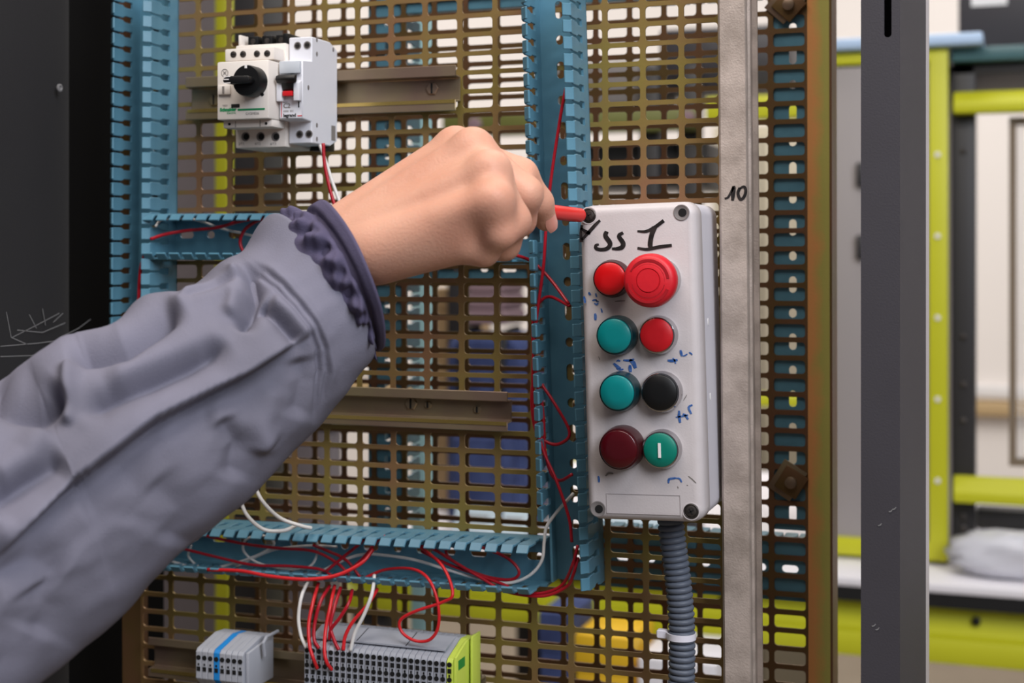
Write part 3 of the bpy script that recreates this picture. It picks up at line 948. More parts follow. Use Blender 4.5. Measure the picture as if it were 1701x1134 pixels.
# ------------------------------------------------------------------ motor protection breaker
def motor_breaker():
    dF = 0.073
    xl, xr = P(360.4, 150, dF).x, P(446, 150, dF).x
    r = empty('motor_breaker', ((xl + xr) / 2, -0.0098, P(405, 246, 0.05).z), label='cream motor breaker with a big black rotary knob, on the upper rail', cat='breaker')
    w = (xr - xl) / 2
    Y = lambda d: -d - r.location.y
    Zf = lambda py, d, px=403: P(px, py, d).z - r.location.z
    q = lambda px, py, d: P(px, py, d) - r.location
    MB().box(-w, w, Y(0.05), 0, 0.0, Zf(75, 0.05)).build('housing', M['breaker'], r, bevel=0.0012)
    front = MB().box(-w, w, Y(dF), Y(0.0502), Zf(198, dF), Zf(101, dF)).build('front_cover', M['breaker'], r, bevel=0.001)
    MB().box(-w + 0.0005, w - 0.001, Y(0.064), Y(0.0502), Zf(100.8, 0.064), Zf(80, 0.064)).build('auxiliary_contact', M['breaker'], r, bevel=0.0008)
    MB().box(-w + 0.001, w - 0.0005, Y(0.067), Y(0.0502), Zf(212, 0.067), Zf(199.5, 0.067)).build('lower_cover', M['breaker'], r, bevel=0.0008)
    g = MB()
    for px in (391, 432):
        a = q(px, 206, 0.0672)
        g.box(a.x - 0.0002, a.x + 0.0002, Y(0.0672), Y(0.067), Zf(211, 0.067), Zf(201, 0.067))
    g.build('seam', M['grey_print'], r)
    hs = MB()
    for px, py in ((381, 206), (442, 205)):
        a = q(px, py, 0.0672)
        hs.lathe(a.x, a.z, [(0.0009, Y(0.067)), (0.0009, Y(0.0673))], 12)
    hs.build('pin_hole', M['hole'], r)
    for px in (388, 404, 427, 444):
        a = q(px, 90.5 - (px - 388) * 0.03, 0.064)
        o = MB().lathe(a.x, a.z, [(0.0022, Y(0.064)), (0.0022, Y(0.0643)), (0.0017, Y(0.0646))], 20).build('terminal_screw', M['screw'], r, True)
        MB().box(a.x - 0.0013, a.x + 0.0013, Y(0.0648), Y(0.0645), a.z - 0.0003, a.z + 0.0003).build('screw_slot', M['hole'], o)
    for px in (408, 433, 458):
        a = q(px, 227, 0.05)
        o = MB().lathe(a.x, a.z, [(0.0030, Y(0.05)), (0.0030, Y(0.0503)), (0.0026, Y(0.0503)), (0.0026, Y(0.0501))], 24).build('wire_entry', M['recess'], r, True)
        MB().lathe(a.x + 0.0006, a.z, [(0.0021, Y(0.0502)), (0.0021, Y(0.0504))], 20).build('wire_opening', M['hole'], o)
    # contact block on top of the housing
    zt = Zf(75, 0.05)
    MB().box(-w, -w + 0.002, Y(0.046), Y(0.02), zt, zt + 0.0075).build('side_wing', M['breaker'], r, bevel=0.0004)
    for k in range(3):
        x = -w + 0.006 + k * 0.0105
        o = MB().box(x, x + 0.0078, Y(0.044), Y(0.02), zt, zt + 0.0065).build('clamp_block', M['black'], r, bevel=0.0006)
        MB().lathe(x + 0.004, zt + 0.003, [(0.0018, Y(0.044)), (0.0018, Y(0.0446)), (0.001, Y(0.0448))], 16).build('terminal_screw', M['screw'], o, True)
    MB().box(w - 0.0045, w - 0.0005, Y(0.046), Y(0.02), zt, zt + 0.007).build('end_block', M['black'], r, bevel=0.0006)
    # rotary knob
    kd = dF + 0.010
    a = q(408.5, 133.5, kd)
    R = 26 / (FPX * 0.88 / (H - kd)) * 1.0
    kb = MB().lathe(a.x, a.z, [(R * 1.0, Y(dF)), (R * 1.0, Y(kd - 0.001)), (R * 0.95, Y(kd))], 48).build('rotary_knob', M['black'], r, True)
    grip = MB()
    grip.prism([(a.x - R * 1.30, a.z - R * 0.06), (a.x - R * 1.22, a.z + R * 0.14), (a.x - R * 0.8, a.z + R * 0.24), (a.x + R * 0.55, a.z + R * 0.22), (a.x + R * 0.66, a.z), (a.x + R * 0.55, a.z - R * 0.25), (a.x - R * 0.8, a.z - R * 0.27), (a.x - R * 1.2, a.z - R * 0.2)], Y(kd), Y(kd + 0.007), 'y')
    grip.build('grip', M['black'], kb, bevel=0.0008)
    ln = MB()
    for z, x1 in ((0.02, -0.82), (0.20, -0.72), (-0.21, -0.72)):
        ln.box(a.x - R * 1.2, a.x + R * x1, Y(kd + 0.0071), Y(kd + 0.0069), a.z + R * z - 0.00028, a.z + R * z + 0.00028)
    ln.box(a.x - R * 0.08, a.x + R * 0.08, Y(kd + 0.0003), Y(kd - 0.0002), a.z + R * 0.78, a.z + R * 0.98)
    ln.build('white_mark', M['white'], kb)
    # printing
    t = lambda px, py: q(px, py, dF)
    p = t(365.5, 185)
    text_mesh('Schneider', 0.0030, M['green_print'], front, p.x, Y(dF), p.z, 'green_lettering', bold=0.0002)
    p = t(377, 189.5)
    text_mesh('Electric', 0.0022, M['green_print'], front, p.x, Y(dF), p.z, 'green_lettering')
    p0, p1 = t(395, 183), t(440, 181)
    MB().box(p0.x, p1.x, Y(dF + 0.0002), Y(dF), p1.z - 0.0005, p1.z + 0.0007).build('green_stripe', M['green_print'], front)
    p = t(408, 191)
    text_mesh('GV2ME06', 0.0024, M['grey_print'], front, p.x, Y(dF), p.z, 'grey_lettering')
    p0, p1 = t(384.5, 179), t(398, 172.5)
    MB().box(p0.x, p1.x, Y(dF + 0.0003), Y(dF), p0.z, p1.z).build('test_slot', M['hole'], front)
    p = t(369.5, 177.5)
    text_mesh('TEST', 0.0018, M['grey_print'], front, p.x, Y(dF), p.z, 'grey_lettering')
    p = t(436, 157)
    MB().lathe(p.x, p.z, [(0.0011, Y(dF)), (0.0011, Y(dF + 0.0003))], 14).build('pin_hole', M['hole'], front)
    p = t(373.5, 121)
    ring = MB()
    for k in range(20):
        a0, a1 = 2 * math.pi * k / 20, 2 * math.pi * (k + 1) / 20
        ribbon(ring, [(p.x + 0.0024 * math.cos(a0), p.z + 0.0024 * math.sin(a0)), (p.x + 0.0024 * math.cos(a1), p.z + 0.0024 * math.sin(a1))], [0.0003, 0.0003], Y(dF), step=1)
    for s in (1, -1):
        ribbon(ring, [(p.x - 0.001, p.z - s * 0.001), (p.x + 0.001, p.z + s * 0.001)], [0.0004, 0.0004], Y(dF), step=1)
    ring.build('dial_symbol', M['grey_print'], front)
    p0, p1 = t(363, 158), t(384, 141)
    MB().box(p0.x, p1.x, Y(dF + 0.0014), Y(dF), p0.z, p1.z).build('padlock_slide', M['breaker'], front, bevel=0.0005)
    p = t(373, 149)
    MB().box(p.x - 0.0007, p.x + 0.0007, Y(dF + 0.0018), Y(dF + 0.0013), p.z - 0.0025, p.z + 0.002).build('slide_key', M['grey_print'], front)
    for px, tx in ((396, '2/T1'), (423, '4/T2'), (449, '6/T3')):
        a = q(px, 241, 0.05)
        text_mesh(tx, 0.0024, M['grey_print'], r, a.x, Y(0.05), a.z, 'grey_lettering')
    return xr


xr = motor_breaker()


def circuit_breaker(xl):
    dT, dN = 0.047, 0.060
    xl = xl + 0.0006
    xr = P(518, 150, dT).x
    pm = 511
    r = empty('circuit_breaker', ((xl + xr) / 2, -0.0098, P(pm, 238, dT).z), label='slim white circuit breaker with black lever, beside the knob breaker', cat='breaker')
    w = (xr - xl) / 2
    Y = lambda d: -d - r.location.y
    Zf = lambda py, d, px=pm: P(px, py, d).z - r.location.z
    z0 = 0.0
    zt = Zf(61, dT)
    zn1, zn0 = Zf(99, dN), Zf(196, dN)
    prof = [(0, z0 + 0.004), (0, zt - 0.004), (Y(0.02), zt), (Y(dT), zt), (Y(dT), zn1 + 0.001), (Y(dN), zn1), (Y(dN), zn0), (Y(dT), zn0 - 0.001), (Y(dT), z0), (Y(0.02), z0)]
    body = MB().prism(prof, -w, w).build('body', M['breaker_cool'], r, bevel=0.0006, seg=1)
    q = lambda px, py, d: P(px, py, d) - r.location
    for px, py in ((494.5, 76), (510.5, 75), (498, 223), (513.5, 222.5)):
        a = q(px, py, dT)
        o = MB().lathe(a.x, a.z, [(0.0026, Y(dT)), (0.0026, Y(dT + 0.0003)), (0.0021, Y(dT + 0.0002))], 24).build('terminal_screw', M['recess'], r, True)
        MB().lathe(a.x, a.z, [(0.0018, Y(dT)), (0.0018, Y(dT + 0.0004))], 18).build('screw_head', M['screw'], o, True)
        MB().box(a.x - 0.0012, a.x + 0.0012, Y(dT + 0.0006), Y(dT + 0.0004), a.z - 0.0003, a.z + 0.0003).build('screw_slot', M['hole'], o)
    MB().box(-w + 0.001, w - 0.001, Y(dN + 0.002), Y(dN), Zf(121, dN), zn1 - 0.0006).build('label_window', M['clear'], r, bevel=0.0004)
    # lever
    a, b = Zf(152, dN), Zf(122, dN)
    lv = MB().prism([(Y(dN), a), (Y(dN), b), (Y(dN + 0.006), b - 0.001), (Y(dN + 0.0075), b - 0.0035), (Y(dN + 0.006), b - 0.006), (Y(dN + 0.004), a + 0.001)], -w + 0.0045, w - 0.0045).build('lever', M['black'], r, bevel=0.0006)
    MB().prism([(Y(dN + 0.004), b - 0.0005), (Y(dN + 0.0075), b - 0.0015), (Y(dN + 0.0085), b - 0.004), (Y(dN + 0.006), b - 0.0065), (Y(dN + 0.0045), b - 0.005)], -w + 0.0015, w - 0.0015).build('lever_cap', M['black'], lv, bevel=0.0006)
    MB().box(-w + 0.005, w - 0.005, Y(dN + 0.005), Y(dN), a - 0.0028, a + 0.0004).build('red_flag', M['red'], r, bevel=0.0003)
    for s in (-1, 1):
        MB().prism([(Y(dN), a - 0.006), (Y(dN), b - 0.004), (Y(dN + 0.0045), b - 0.006), (Y(dN + 0.0045), a - 0.006)], s * (w - 0.0002), s * (w - 0.0042)).build('lever_cheek', M['breaker_cool'], r, bevel=0.0005)
    p = q(473, 178, dN)
    text_mesh('C2', 0.0042, M['grey_print'], r, -w + 0.003, Y(dN), Zf(178, dN), 'grey_lettering', bold=0.0001)
    text_mesh('400V~', 0.0016, M['grey_print'], r, -w + 0.003, Y(dN), Zf(170, dN), 'grey_lettering')
    text_mesh('6000  IEC', 0.0019, M['grey_print'], r, -w + 0.003, Y(dN), Zf(185, dN), 'grey_lettering')
    text_mesh('legrand', 0.0031, M['black_print'], r, -w + 0.003, Y(dN), Zf(193, dN), 'black_lettering', bold=0.00012)
    MB().box(w - 0.0035, w - 0.0003, Y(dN + 0.0002), Y(dN), Zf(192.5, dN), Zf(191, dN)).build('red_stripe', M['red_print'], r)
    MB().box(-w + 0.0015, -w + 0.0019, Y(dN + 0.0002), Y(dN), Zf(193, dN), Zf(168, dN)).build('red_stripe', M['red_print'], r)
    MB().box(w - 0.003, w - 0.0022, Y(dN + 0.0002), Y(dN), Zf(178, dN), Zf(168, dN)).build('on_mark', M['black_print'], r)
    # side pips
    pip = MB()
    for d, py in ((0.040, 66), (0.040, 90), (0.052, 145), (0.040, 208), (0.040, 231), (0.016, 84)):
        z = P(522, py, d).z - r.location.z
        n = 12
        rings = [[(x, Y(d) + 0.0012 * math.cos(2 * math.pi * i / n), z + 0.0016 * math.sin(2 * math.pi * i / n)) for i in range(n)] for x in (w - 0.0001, w + 0.0002)]
        pip.loft(rings)
    pip.build('rivet_hole', M['recess'], r)
    MB().box(w, w + 0.0002, Y(0.019), Y(0.013), 0.004, 0.014).build('rating_print', M['grey_print'], r)
    MB().prism([(0, -0.003), (0, 0.004), (Y(0.02), 0.001), (Y(0.022), -0.003)], -w + 0.002, w - 0.002).build('rail_clip', M['black'], r, bevel=0.0004)


circuit_breaker(xr)


# ------------------------------------------------------------------ terminal rows on the bottom rail
def terminal(name, wd, m, top, rows, h, dF=0.05, slant=0.006, back=0.012):
    """slice between x=0 and wd; root at rail; returns mesh data pair"""
    b = MB()
    b.prism([(-back, -h), (-back, top + slant), (-back - 0.012, top + slant + 0.001), (-dF + 0.002, top), (-dF, top - 0.002), (-dF, -h + 0.006), (-dF + 0.006, -h)], 0.00015, wd - 0.00015)
    me = b.mesh(name, 0.0003, 1)
    me.materials.append(m)
    hb = MB()
    for z, kind in rows:
        if kind == 'o':
            hb.lathe(wd / 2, top - z, [(wd * 0.36, -dF), (wd * 0.36, -dF - 0.0003)], 16)
        elif kind == 's':
            hb.box(wd * 0.22, wd * 0.78, -dF - 0.0003, -dF, top - z - 0.0014, top - z + 0.0014)
        else:
            hb.box(wd * 0.38, wd * 0.62, -dF - 0.0003, -dF, top - z - 0.0007, top - z + 0.0007)
    hm = hb.mesh('wire_opening')
    hm.materials.append(M['hole'])
    return me, hm


def put_terminal(data, name, x, z, label, group=None):
    o = bpy.data.objects.new(name, data[0])
    COL.objects.link(o)
    o.location = (x, 0, z)
    h = bpy.data.objects.new('wire_opening', data[1])
    COL.objects.link(h)
    h.parent = o
    tag(o, label, 'terminal block', group)
    return o


dT = 0.05
xa, xb = P(505, 1090, dT).x, P(741, 1090, dT).x
ztop = P(505, 1070, dT).z
N = 23
wd = (xb - xa) / N
rows = [(0.0035, 'o'), (0.0075, 's'), (0.0105, 'd'), (0.0130, 'o'), (0.0172, 's'), (0.0200, 'd'), (0.0225, 'o'), (0.0262, 's')]
zr = ztop - 0.0
grey = terminal('terminal_block', wd, M['terminal'], 0.0, rows, 0.042, back=0.0135)
ORD = ['first', 'second', 'third', 'fourth', 'fifth', 'sixth', 'seventh', 'eighth', 'ninth', 'tenth', 'eleventh', 'twelfth']
for k in range(N):
    where = ORD[k] + ' from the left' if k < 12 else ORD[N - 1 - k] + ' left of the yellow-green block'
    put_terminal(grey, 'terminal_block', xa + k * wd, zr, 'grey terminal block of the long row, ' + where, 'grey terminal blocks of the long row')
yel = terminal('earth_terminal_block', wd, M['terminal_yellow'], 0.0, rows, 0.042, back=0.0135)
o = put_terminal(yel, 'earth_terminal_block', xb + 0.0001, zr, 'yellow-green earth terminal block at the right end of the long row')
MB().prism([(-0.0135, -0.042), (-0.0135, 0.007), (-0.03, 0.0065), (-dT + 0.002, 0.0005), (-dT + 0.0005, -0.042)], wd, wd + 0.0018).build('end_plate', M['terminal_yellow'], o, bevel=0.0003)
for z in (-0.004, -0.026):
    MB().box(wd + 0.0019, wd + 0.0021, -0.045, -0.034, z - 0.004, z + 0.002).build('green_stripe', M['terminal_green'], o)
o = MB().box(0, 0.0016, -0.028, -0.0135, -0.04, 0.009).build('end_bracket', M['terminal_yellow'], None, bevel=0.0004)
o.location = (xb + wd + 0.0035, 0, zr)
tag(o, 'yellow end bracket closing the long terminal row', 'end bracket')
lab = MB().prism([(-0.026, 0.0067), (-0.026, 0.0077), (-0.044, 0.0038), (-0.044, 0.0028)], 0.004, N * wd - 0.003).build('marker_strip', M['terminal'], None)
lab.location = (xa, 0, zr)
tag(lab, 'grey marker strip on top of the long terminal row', 'marker strip')
for k in (8, 16):
    MB().prism([(-0.026, 0.00775), (-0.026, 0.0080), (-0.044, 0.0041), (-0.044, 0.0038)], k * wd, k * wd + 0.0004).build('strip_joint', M['black'], lab)

xa2, xb2 = P(325, 1095, dT).x, P(404, 1095, dT).x
N2 = 8
wd2 = (xb2 - xa2) / N2
zr2 = P(325, 1076, dT).z
rows2 = [(0.006, 'o'), (0.0105, 'd'), (0.0135, 's')]
g2 = terminal('terminal_block', wd2, M['terminal_pale'], 0.0, rows2, 0.026, slant=0.004, back=0.0135)
b2 = terminal('terminal_block', wd2, M['terminal_blue'], 0.0, rows2, 0.026, slant=0.004, back=0.0135)
for k in range(N2):
    if k == 3:
        put_terminal(b2, 'terminal_block', xa2 + k * wd2, zr2, 'blue terminal block in the short row, bottom left')
    else:
        put_terminal(g2, 'terminal_block', xa2 + k * wd2, zr2, 'pale grey terminal block of the short row, ' + (ORD[2 - k] + ' left of the blue one' if k < 3 else ORD[k - 4] + ' right of the blue one'), 'grey terminal blocks of the short row')
o = MB().prism([(-0.0135, -0.026), (-0.0135, 0.003), (-0.047, -0.001), (-0.047, -0.026)], 0, 0.0022).build('end_plate', M['terminal_pale'], None, bevel=0.0003)
o.location = (xb2 + 0.0002, 0, zr2)
tag(o, 'pale grey end plate on the right of the short terminal row', 'end plate')
o = MB().tube([(0, -0.014, 0.006), (0, -0.030, 0.006), (0, -0.034, 0.003), (0, -0.032, -0.006)], 0.0012, 8).build('clip_lever', M['terminal'], None, True)
o.location = (xb2 + 0.006, 0, zr2)
tag(o, 'grey wire clip beside the short terminal row', 'clip')

# ------------------------------------------------------------------ control box
DL, DS = 0.068, 0.0515
x0 = P(967.5, 600, DL).x
x1 = P(1163.5, 600, DL).x
zt = P(1065, 336.5, DL).z
zb = P(1072, 867, DL).z
BW, BH = x1 - x0, zt - zb
cb = empty('control_box', ((x0 + x1) / 2, 0, (zt + zb) / 2), ry=-0.030, label='light grey push-button control box with marker writing, mounted beside the aluminium upright', cat='control box')
MB().rrect(BW - 0.0012, BH - 0.0012, [(-0.003, 0.0015), (-0.0045, 0.0), (-DS + 0.0006, 0.0), (-DS, 0.0006)], 0.0078, 8).build('base', M['box_side'], cb, True)
MB().rrect(BW, BH, [(-DS + 0.0012, 0.0012), (-DS - 0.0012, 0.0012)], 0.0085, 8).build('seal', M['recess'], cb)
lid = MB().rrect(BW, BH, [(-DS - 0.0005, 0.0006), (-DS - 0.0011, 0.0), (-DL + 0.0042, 0.0004), (-DL + 0.0028, 0.001), (-DL + 0.0012, 0.0022), (-DL + 0.0003, 0.0038), (-DL, 0.0054)], 0.0085, 8).build('lid', M['box'], cb, True, angle=50)
# label recess: thin raised frame
fr = MB()
qa, qb = L(cb, 1007, 819, DL), L(cb, 1131, 856, DL)
t = 0.0003
for a in ((qa.x, qb.x, qa.z, qa.z - t), (qa.x, qb.x, qb.z, qb.z + t), (qa.x, qa.x + t, qb.z + t, qa.z - t), (qb.x - t, qb.x, qb.z + t, qa.z - t)):
    fr.box(a[0], a[1], -DL - 0.00025, -DL + 0.0002, a[2], a[3])
fr.build('label_frame', M['label_line'], lid)


def lid_screw(px, py):
    q = L(cb, px, py, DL)
    o = MB().lathe(q.x, q.z, [(0.0044, -DL + 0.0005), (0.0044, -DL - 0.0003), (0.0040, -DL - 0.0005), (0.0037, -DL - 0.0002), (0.0034, -DL - 0.0002), (0.0031, -DL - 0.0008), (0.0022, -DL - 0.0011)], 32).build('lid_screw', M['screw'], cb, True)
    s = MB()
    for a in (0.5, 0.5 + math.pi / 2):
        ca, sa = math.cos(a), math.sin(a)
        ribbon(s, [(q.x - 0.002 * ca, q.z - 0.002 * sa), (q.x + 0.002 * ca, q.z + 0.002 * sa)], [0.0007, 0.0007], -DL - 0.00105, 0.0002, 1)
    s.build('cross_slot', M['hole'], o)


def lid_hole(px, py, dx):
    q = L(cb, px, py, DL)
    o = MB().lathe(q.x, q.z, [(0.0047, -DL + 0.0004), (0.0047, -DL - 0.0003), (0.0042, -DL - 0.0004), (0.0036, -DL - 0.0001)], 32).build('screw_well', M['recess'], cb, True)
    MB().lathe(q.x + dx, q.z, [(0.0024, -DL), (0.0024, -DL - 0.0003)], 24).build('screw_opening', M['hole'], o)


lid_screw(978, 358)
lid_screw(1148, 849)
lid_hole(1132, 353, 0.0006)
lid_hole(993.5, 845, 0.0006)
for px, py in ((1148, 849), (978, 358)):
    bz = MB()
    q = L(cb, px, py, DL)
    bz.lathe(q.x, q.z, [(0.0052, -DL + 0.0003), (0.0052, -DL - 0.0002), (0.0046, -DL - 0.00025), (0.0045, -DL + 0.0003)], 32)
    bz.build('screw_rim', M['box'], lid, True)


def button(name, px, py, dep, R, cap_m, bez_m, label, cap='cap', style='lens', px_r=None):
    """px,py: centre of the front face, dep: how far the face stands off the lid"""
    q = L(cb, px, py, DL + dep)
    x, z = q.x, q.z
    y = -DL
    r = empty(name, (0, 0, 0))
    r.parent = cb
    r['label'] = label
    if style == 'lens':
        MB().lathe(x, z, [(R * 1.10, y + 0.001), (R * 1.12, y - 0.003), (R * 1.06, y - dep + 0.003), (R * 1.03, y - dep + 0.0008), (R * 0.95, y - dep + 0.0004)], 56).build('bezel', bez_m, r, True)
        MB().lathe(x, z, [(R * 0.96, y - dep + 0.002), (R * 0.95, y - dep - 0.0001), (R * 0.90, y - dep - 0.0006), (R * 0.4, y - dep - 0.0011), (0.0004, y - dep - 0.0012)], 56).build(cap, cap_m, r, True, angle=60)
    else:
        MB().lathe(x, z, [(R * 1.16, y + 0.001), (R * 1.20, y - 0.0010), (R * 1.20, y - 0.0022), (R * 1.13, y - 0.0034), (R * 1.12, y - dep + 0.0022), (R * 1.145, y - dep + 0.0014), (R * 1.13, y - dep + 0.0005), (R * 1.09, y - dep), (R * 1.05, y - dep + 0.0004), (R * 1.01, y - dep + 0.0016)], 56).build('bezel', bez_m, r, True, angle=60)
        MB().lathe(x, z, [(R * 1.02, y - dep + 0.0008), (R * 1.02, y - dep + 0.0003), (R * 0.98, y - dep + 0.0003)], 56).build('gasket', M['hole'], r)  # dark ring painting the shadow line between cap and bezel
        MB().lathe(x, z, [(R * 0.985, y - dep + 0.002), (R * 0.98, y - dep - 0.0006), (R * 0.93, y - dep - 0.0014), (R * 0.6, y - dep - 0.0010), (0.0004, y - dep - 0.0006)], 56).build(cap, cap_m, r, True, angle=60)
    return r, x, z


rpx = lambda px: px / 2850
button('pilot_light', 1013, 463, 0.008, rpx(28.5), M['red_lens'], M['dark_red_bezel'], 'red pilot light half hidden by the mushroom button', 'lens')
button('pilot_light', 1020, 558, 0.0115, rpx(30), M['teal'], M['dark_bezel'], 'upper teal pilot light', 'lens')
button('push_button', 1090.5, 557, 0.0075, rpx(29), M['red'], M['chrome'], 'red push button with chrome bezel')
button('pilot_light', 1025, 652, 0.0115, rpx(30), M['teal'], M['dark_bezel'], 'lower teal pilot light', 'lens')
button('push_button', 1096, 652, 0.0075, rpx(31), M['black'], M['chrome'], 'black push button with chrome bezel')
button('pilot_light', 1027.5, 746, 0.0125, rpx(33), M['darkred'], M['dark_red_bezel'], 'dark red pilot light', 'lens')
gb, gx, gz = button('push_button', 1096.5, 747.5, 0.0075, rpx(29.5), M['green'], M['chrome'], 'green push button with a white bar')
MB().box(gx - 0.0008, gx + 0.0008, -DL - 0.0075 - 0.0018, -DL - 0.0075 - 0.0006, gz - 0.0042, gz + 0.0042).build('white_bar', M['white'], gb)

# mushroom emergency stop
dep = 0.027
q = L(cb, 1077, 466, DL + dep)
R = 45.5 / (FPX * 0.977 / (H - DL - dep))
es = empty('emergency_stop', (0, 0, 0))
es.parent = cb
es['label'] = 'large red mushroom emergency stop button'
y = -DL
MB().lathe(q.x, q.z, [(0.0128, y + 0.001), (0.0130, y - 0.002), (0.0122, y - 0.005), (0.0112, y - 0.005)], 48).build('bezel', M['chrome'], es, True)
MB().lathe(q.x, q.z, [(0.0105, y - 0.0045), (0.0095, y - 0.012), (0.0105, y - 0.016)], 40).build('stem', M['red_mush'], es, True)
mu = MB().lathe(q.x, q.z, [(R * 0.7, y - 0.0150), (R * 0.93, y - 0.0165), (R, y - 0.0195), (R * 0.99, y - 0.0235), (R * 0.93, y - 0.0258), (R * 0.84, y - dep + 0.0002), (R * 0.46, y - dep - 0.0008), (R * 0.45, y - dep - 0.0002), (R * 0.42, y - dep - 0.0002), (R * 0.41, y - dep - 0.0010), (0.0004, y - dep - 0.0012)], 64).build('mushroom_head', M['red_mush'], es, True, angle=60)
ar = MB()
for a0, a1, rr, wdt in ((math.radians(150), math.radians(5), 0.74, 0.10), (math.radians(185), math.radians(335), 0.78, 0.10), (math.radians(140), math.radians(-5), 0.60, 0.03), (math.radians(190), math.radians(345), 0.62, 0.03)):
    n = 14
    pts, ws = [], []
    for i in range(n + 1):
        a = a0 + (a1 - a0) * i / n
        pts.append((q.x + R * rr * math.cos(a), q.z + R * rr * math.sin(a)))
        ws.append(R * wdt * (1 if i > 1 else 0.5))
    ribbon(ar, pts, ws, y - dep + 0.00002, 0.00045, 2)
ar.build('arrow_ridge', M['red_engraved'], mu, True)

# marker writing on the lid
mk = MB()
T = lambda *pp: [(lambda v: (v.x, v.z))(L(cb, a, b, DL)) for a, b in pp]
w = 1 / 2850
# A (lying along the left edge), s, s, I
Z6 = lambda x, y: (940 + x / 3.909, 310 + y / 3.909)
ribbon(mk, T(Z6(104, 248), Z6(98, 300), Z6(101, 360)), [4 * w, 5 * w, 6 * w], -DL)
ribbon(mk, T(Z6(104, 345), Z6(150, 295), Z6(190, 250), Z6(222, 218)), [4 * w, 6 * w, 6 * w, 4 * w], -DL)
ribbon(mk, T(Z6(98, 268), Z6(120, 285), Z6(145, 298), Z6(160, 302)), [3 * w, 5 * w, 6 * w, 4 * w], -DL)
ribbon(mk, T(Z6(266, 290), Z6(258, 320), Z6(288, 368), Z6(270, 400), Z6(230, 408), Z6(198, 400), Z6(196, 380), Z6(215, 374)), [7 * w, 8 * w, 8 * w, 7 * w, 6 * w, 6 * w, 5 * w, 3 * w], -DL)
ribbon(mk, T(Z6(372, 298), Z6(345, 320), Z6(372, 365), Z6(365, 392), Z6(335, 402), Z6(300, 402)), [5 * w, 7 * w, 8 * w, 8 * w, 6 * w, 4 * w], -DL)
ribbon(mk, T(Z6(465, 288), Z6(520, 290), Z6(575, 265), Z6(636, 220)), [3 * w, 5 * w, 6 * w, 6 * w], -DL)
ribbon(mk, T(Z6(576, 262), Z6(556, 320), Z6(548, 380), Z6(560, 404)), [9 * w, 8 * w, 8 * w, 6 * w], -DL - 0.00003)
ribbon(mk, T(Z6(466, 398), Z6(530, 406), Z6(600, 392), Z6(688, 380)), [4 * w, 5 * w, 6 * w, 5 * w], -DL - 0.00006)
mk.build('handwriting', M['ink'], lid)
bk = MB()
Z7 = lambda x, y: (940 + x / 3.781, 580 + y / 3.781)
B6 = [((118, 712), (122, 730), (125, 755), 4), ((146, 688), (152, 692), (160, 703), 4), ((194, 690), (196, 702), (200, 715), 3), ((172, 738), (190, 735), (205, 745), 3), ((185, 755), (200, 765), (210, 752), 3), ((196, 728), (200, 740), (214, 745), 2), ((228, 790), (233, 803), (236, 818), 2.5), ((190, 822), (192, 840), (192, 866), 5), ((745, 1060), (748, 1075), (755, 1100), 4.5), ((760, 1098), (775, 1095), (790, 1085), 2.5), ((800, 1075), (810, 1080), (822, 1090), 2.5)]
for a, b, c, ww in B6:
    bk = MB()
    ribbon(bk, T(Z6(*a), Z6(*b), Z6(*c)), [ww * w * 0.6, ww * w, ww * w * 0.7], -DL, step=3)
    bk.build('blue_marking', M['blue_ink'], lid)
B7 = [((640, 70), (668, 72), (702, 66), 5), ((672, 55), (684, 70), (690, 90), 3), ((300, 88), (320, 105), (345, 122), 5), ((318, 75), (330, 70), (342, 75), 3), ((318, 118), (340, 128), (362, 124), 3), ((362, 68), (395, 70), (430, 62), 4), ((400, 66), (425, 85), (438, 118), 7), ((404, 98), (404, 120), (408, 142), 6), ((712, 385), (712, 420), (718, 460), 5), ((692, 426), (730, 420), (768, 412), 3), ((735, 405), (752, 415), (768, 440), 4), ((795, 348), (772, 365), (788, 405), 4), ((203, 795), (208, 812), (208, 835), 4), ((645, 840), (650, 815), (690, 808), 4), ((690, 808), (715, 812), (728, 835), 3)]
for a, b, c, ww in B7:
    bk = MB()
    ribbon(bk, T(Z7(*a), Z7(*b), Z7(*c)), [ww * w * 0.6, ww * w, ww * w * 0.7], -DL, step=3)
    bk.build('blue_marking', M['blue_ink'], lid)
gk = MB()
for a, b, c, ww in [((250, 795), (268, 778), (298, 780), 3.5), ((770, 795), (795, 815), (818, 838), 1.5), ((740, 320), (750, 303), (760, 285), 1.2), ((702, 860), (706, 868), (704, 872), 1.5), ((760, 850), (765, 853), (768, 852), 1), ((205, 45), (210, 55), (215, 68), 1)]:
    ribbon(gk, T(Z7(*a), Z7(*b), Z7(*c)), [ww * w * 0.6, ww * w, ww * w * 0.6], -DL, step=3)
ribbon(gk, T(Z6(318, 745), Z6(345, 742), Z6(385, 740)), [1 * w, 2.2 * w, 1.5 * w], -DL, step=3)
gk.build('grey_marking', M['grey_print'], lid)
# side pips of the box base
pp = MB()
for py in (535, 660):
    a = L(cb, 1176, py, 0.045)
    n = 12
    pp.loft([[(x, -0.040 + 0.0012 * math.cos(2 * math.pi * i / n), a.z + 0.0022 * math.sin(2 * math.pi * i / n)) for i in range(n)] for x in (BW / 2 - 0.0009, BW / 2 - 0.0003)])
pp.build('side_pip', M['white'], cb, True)

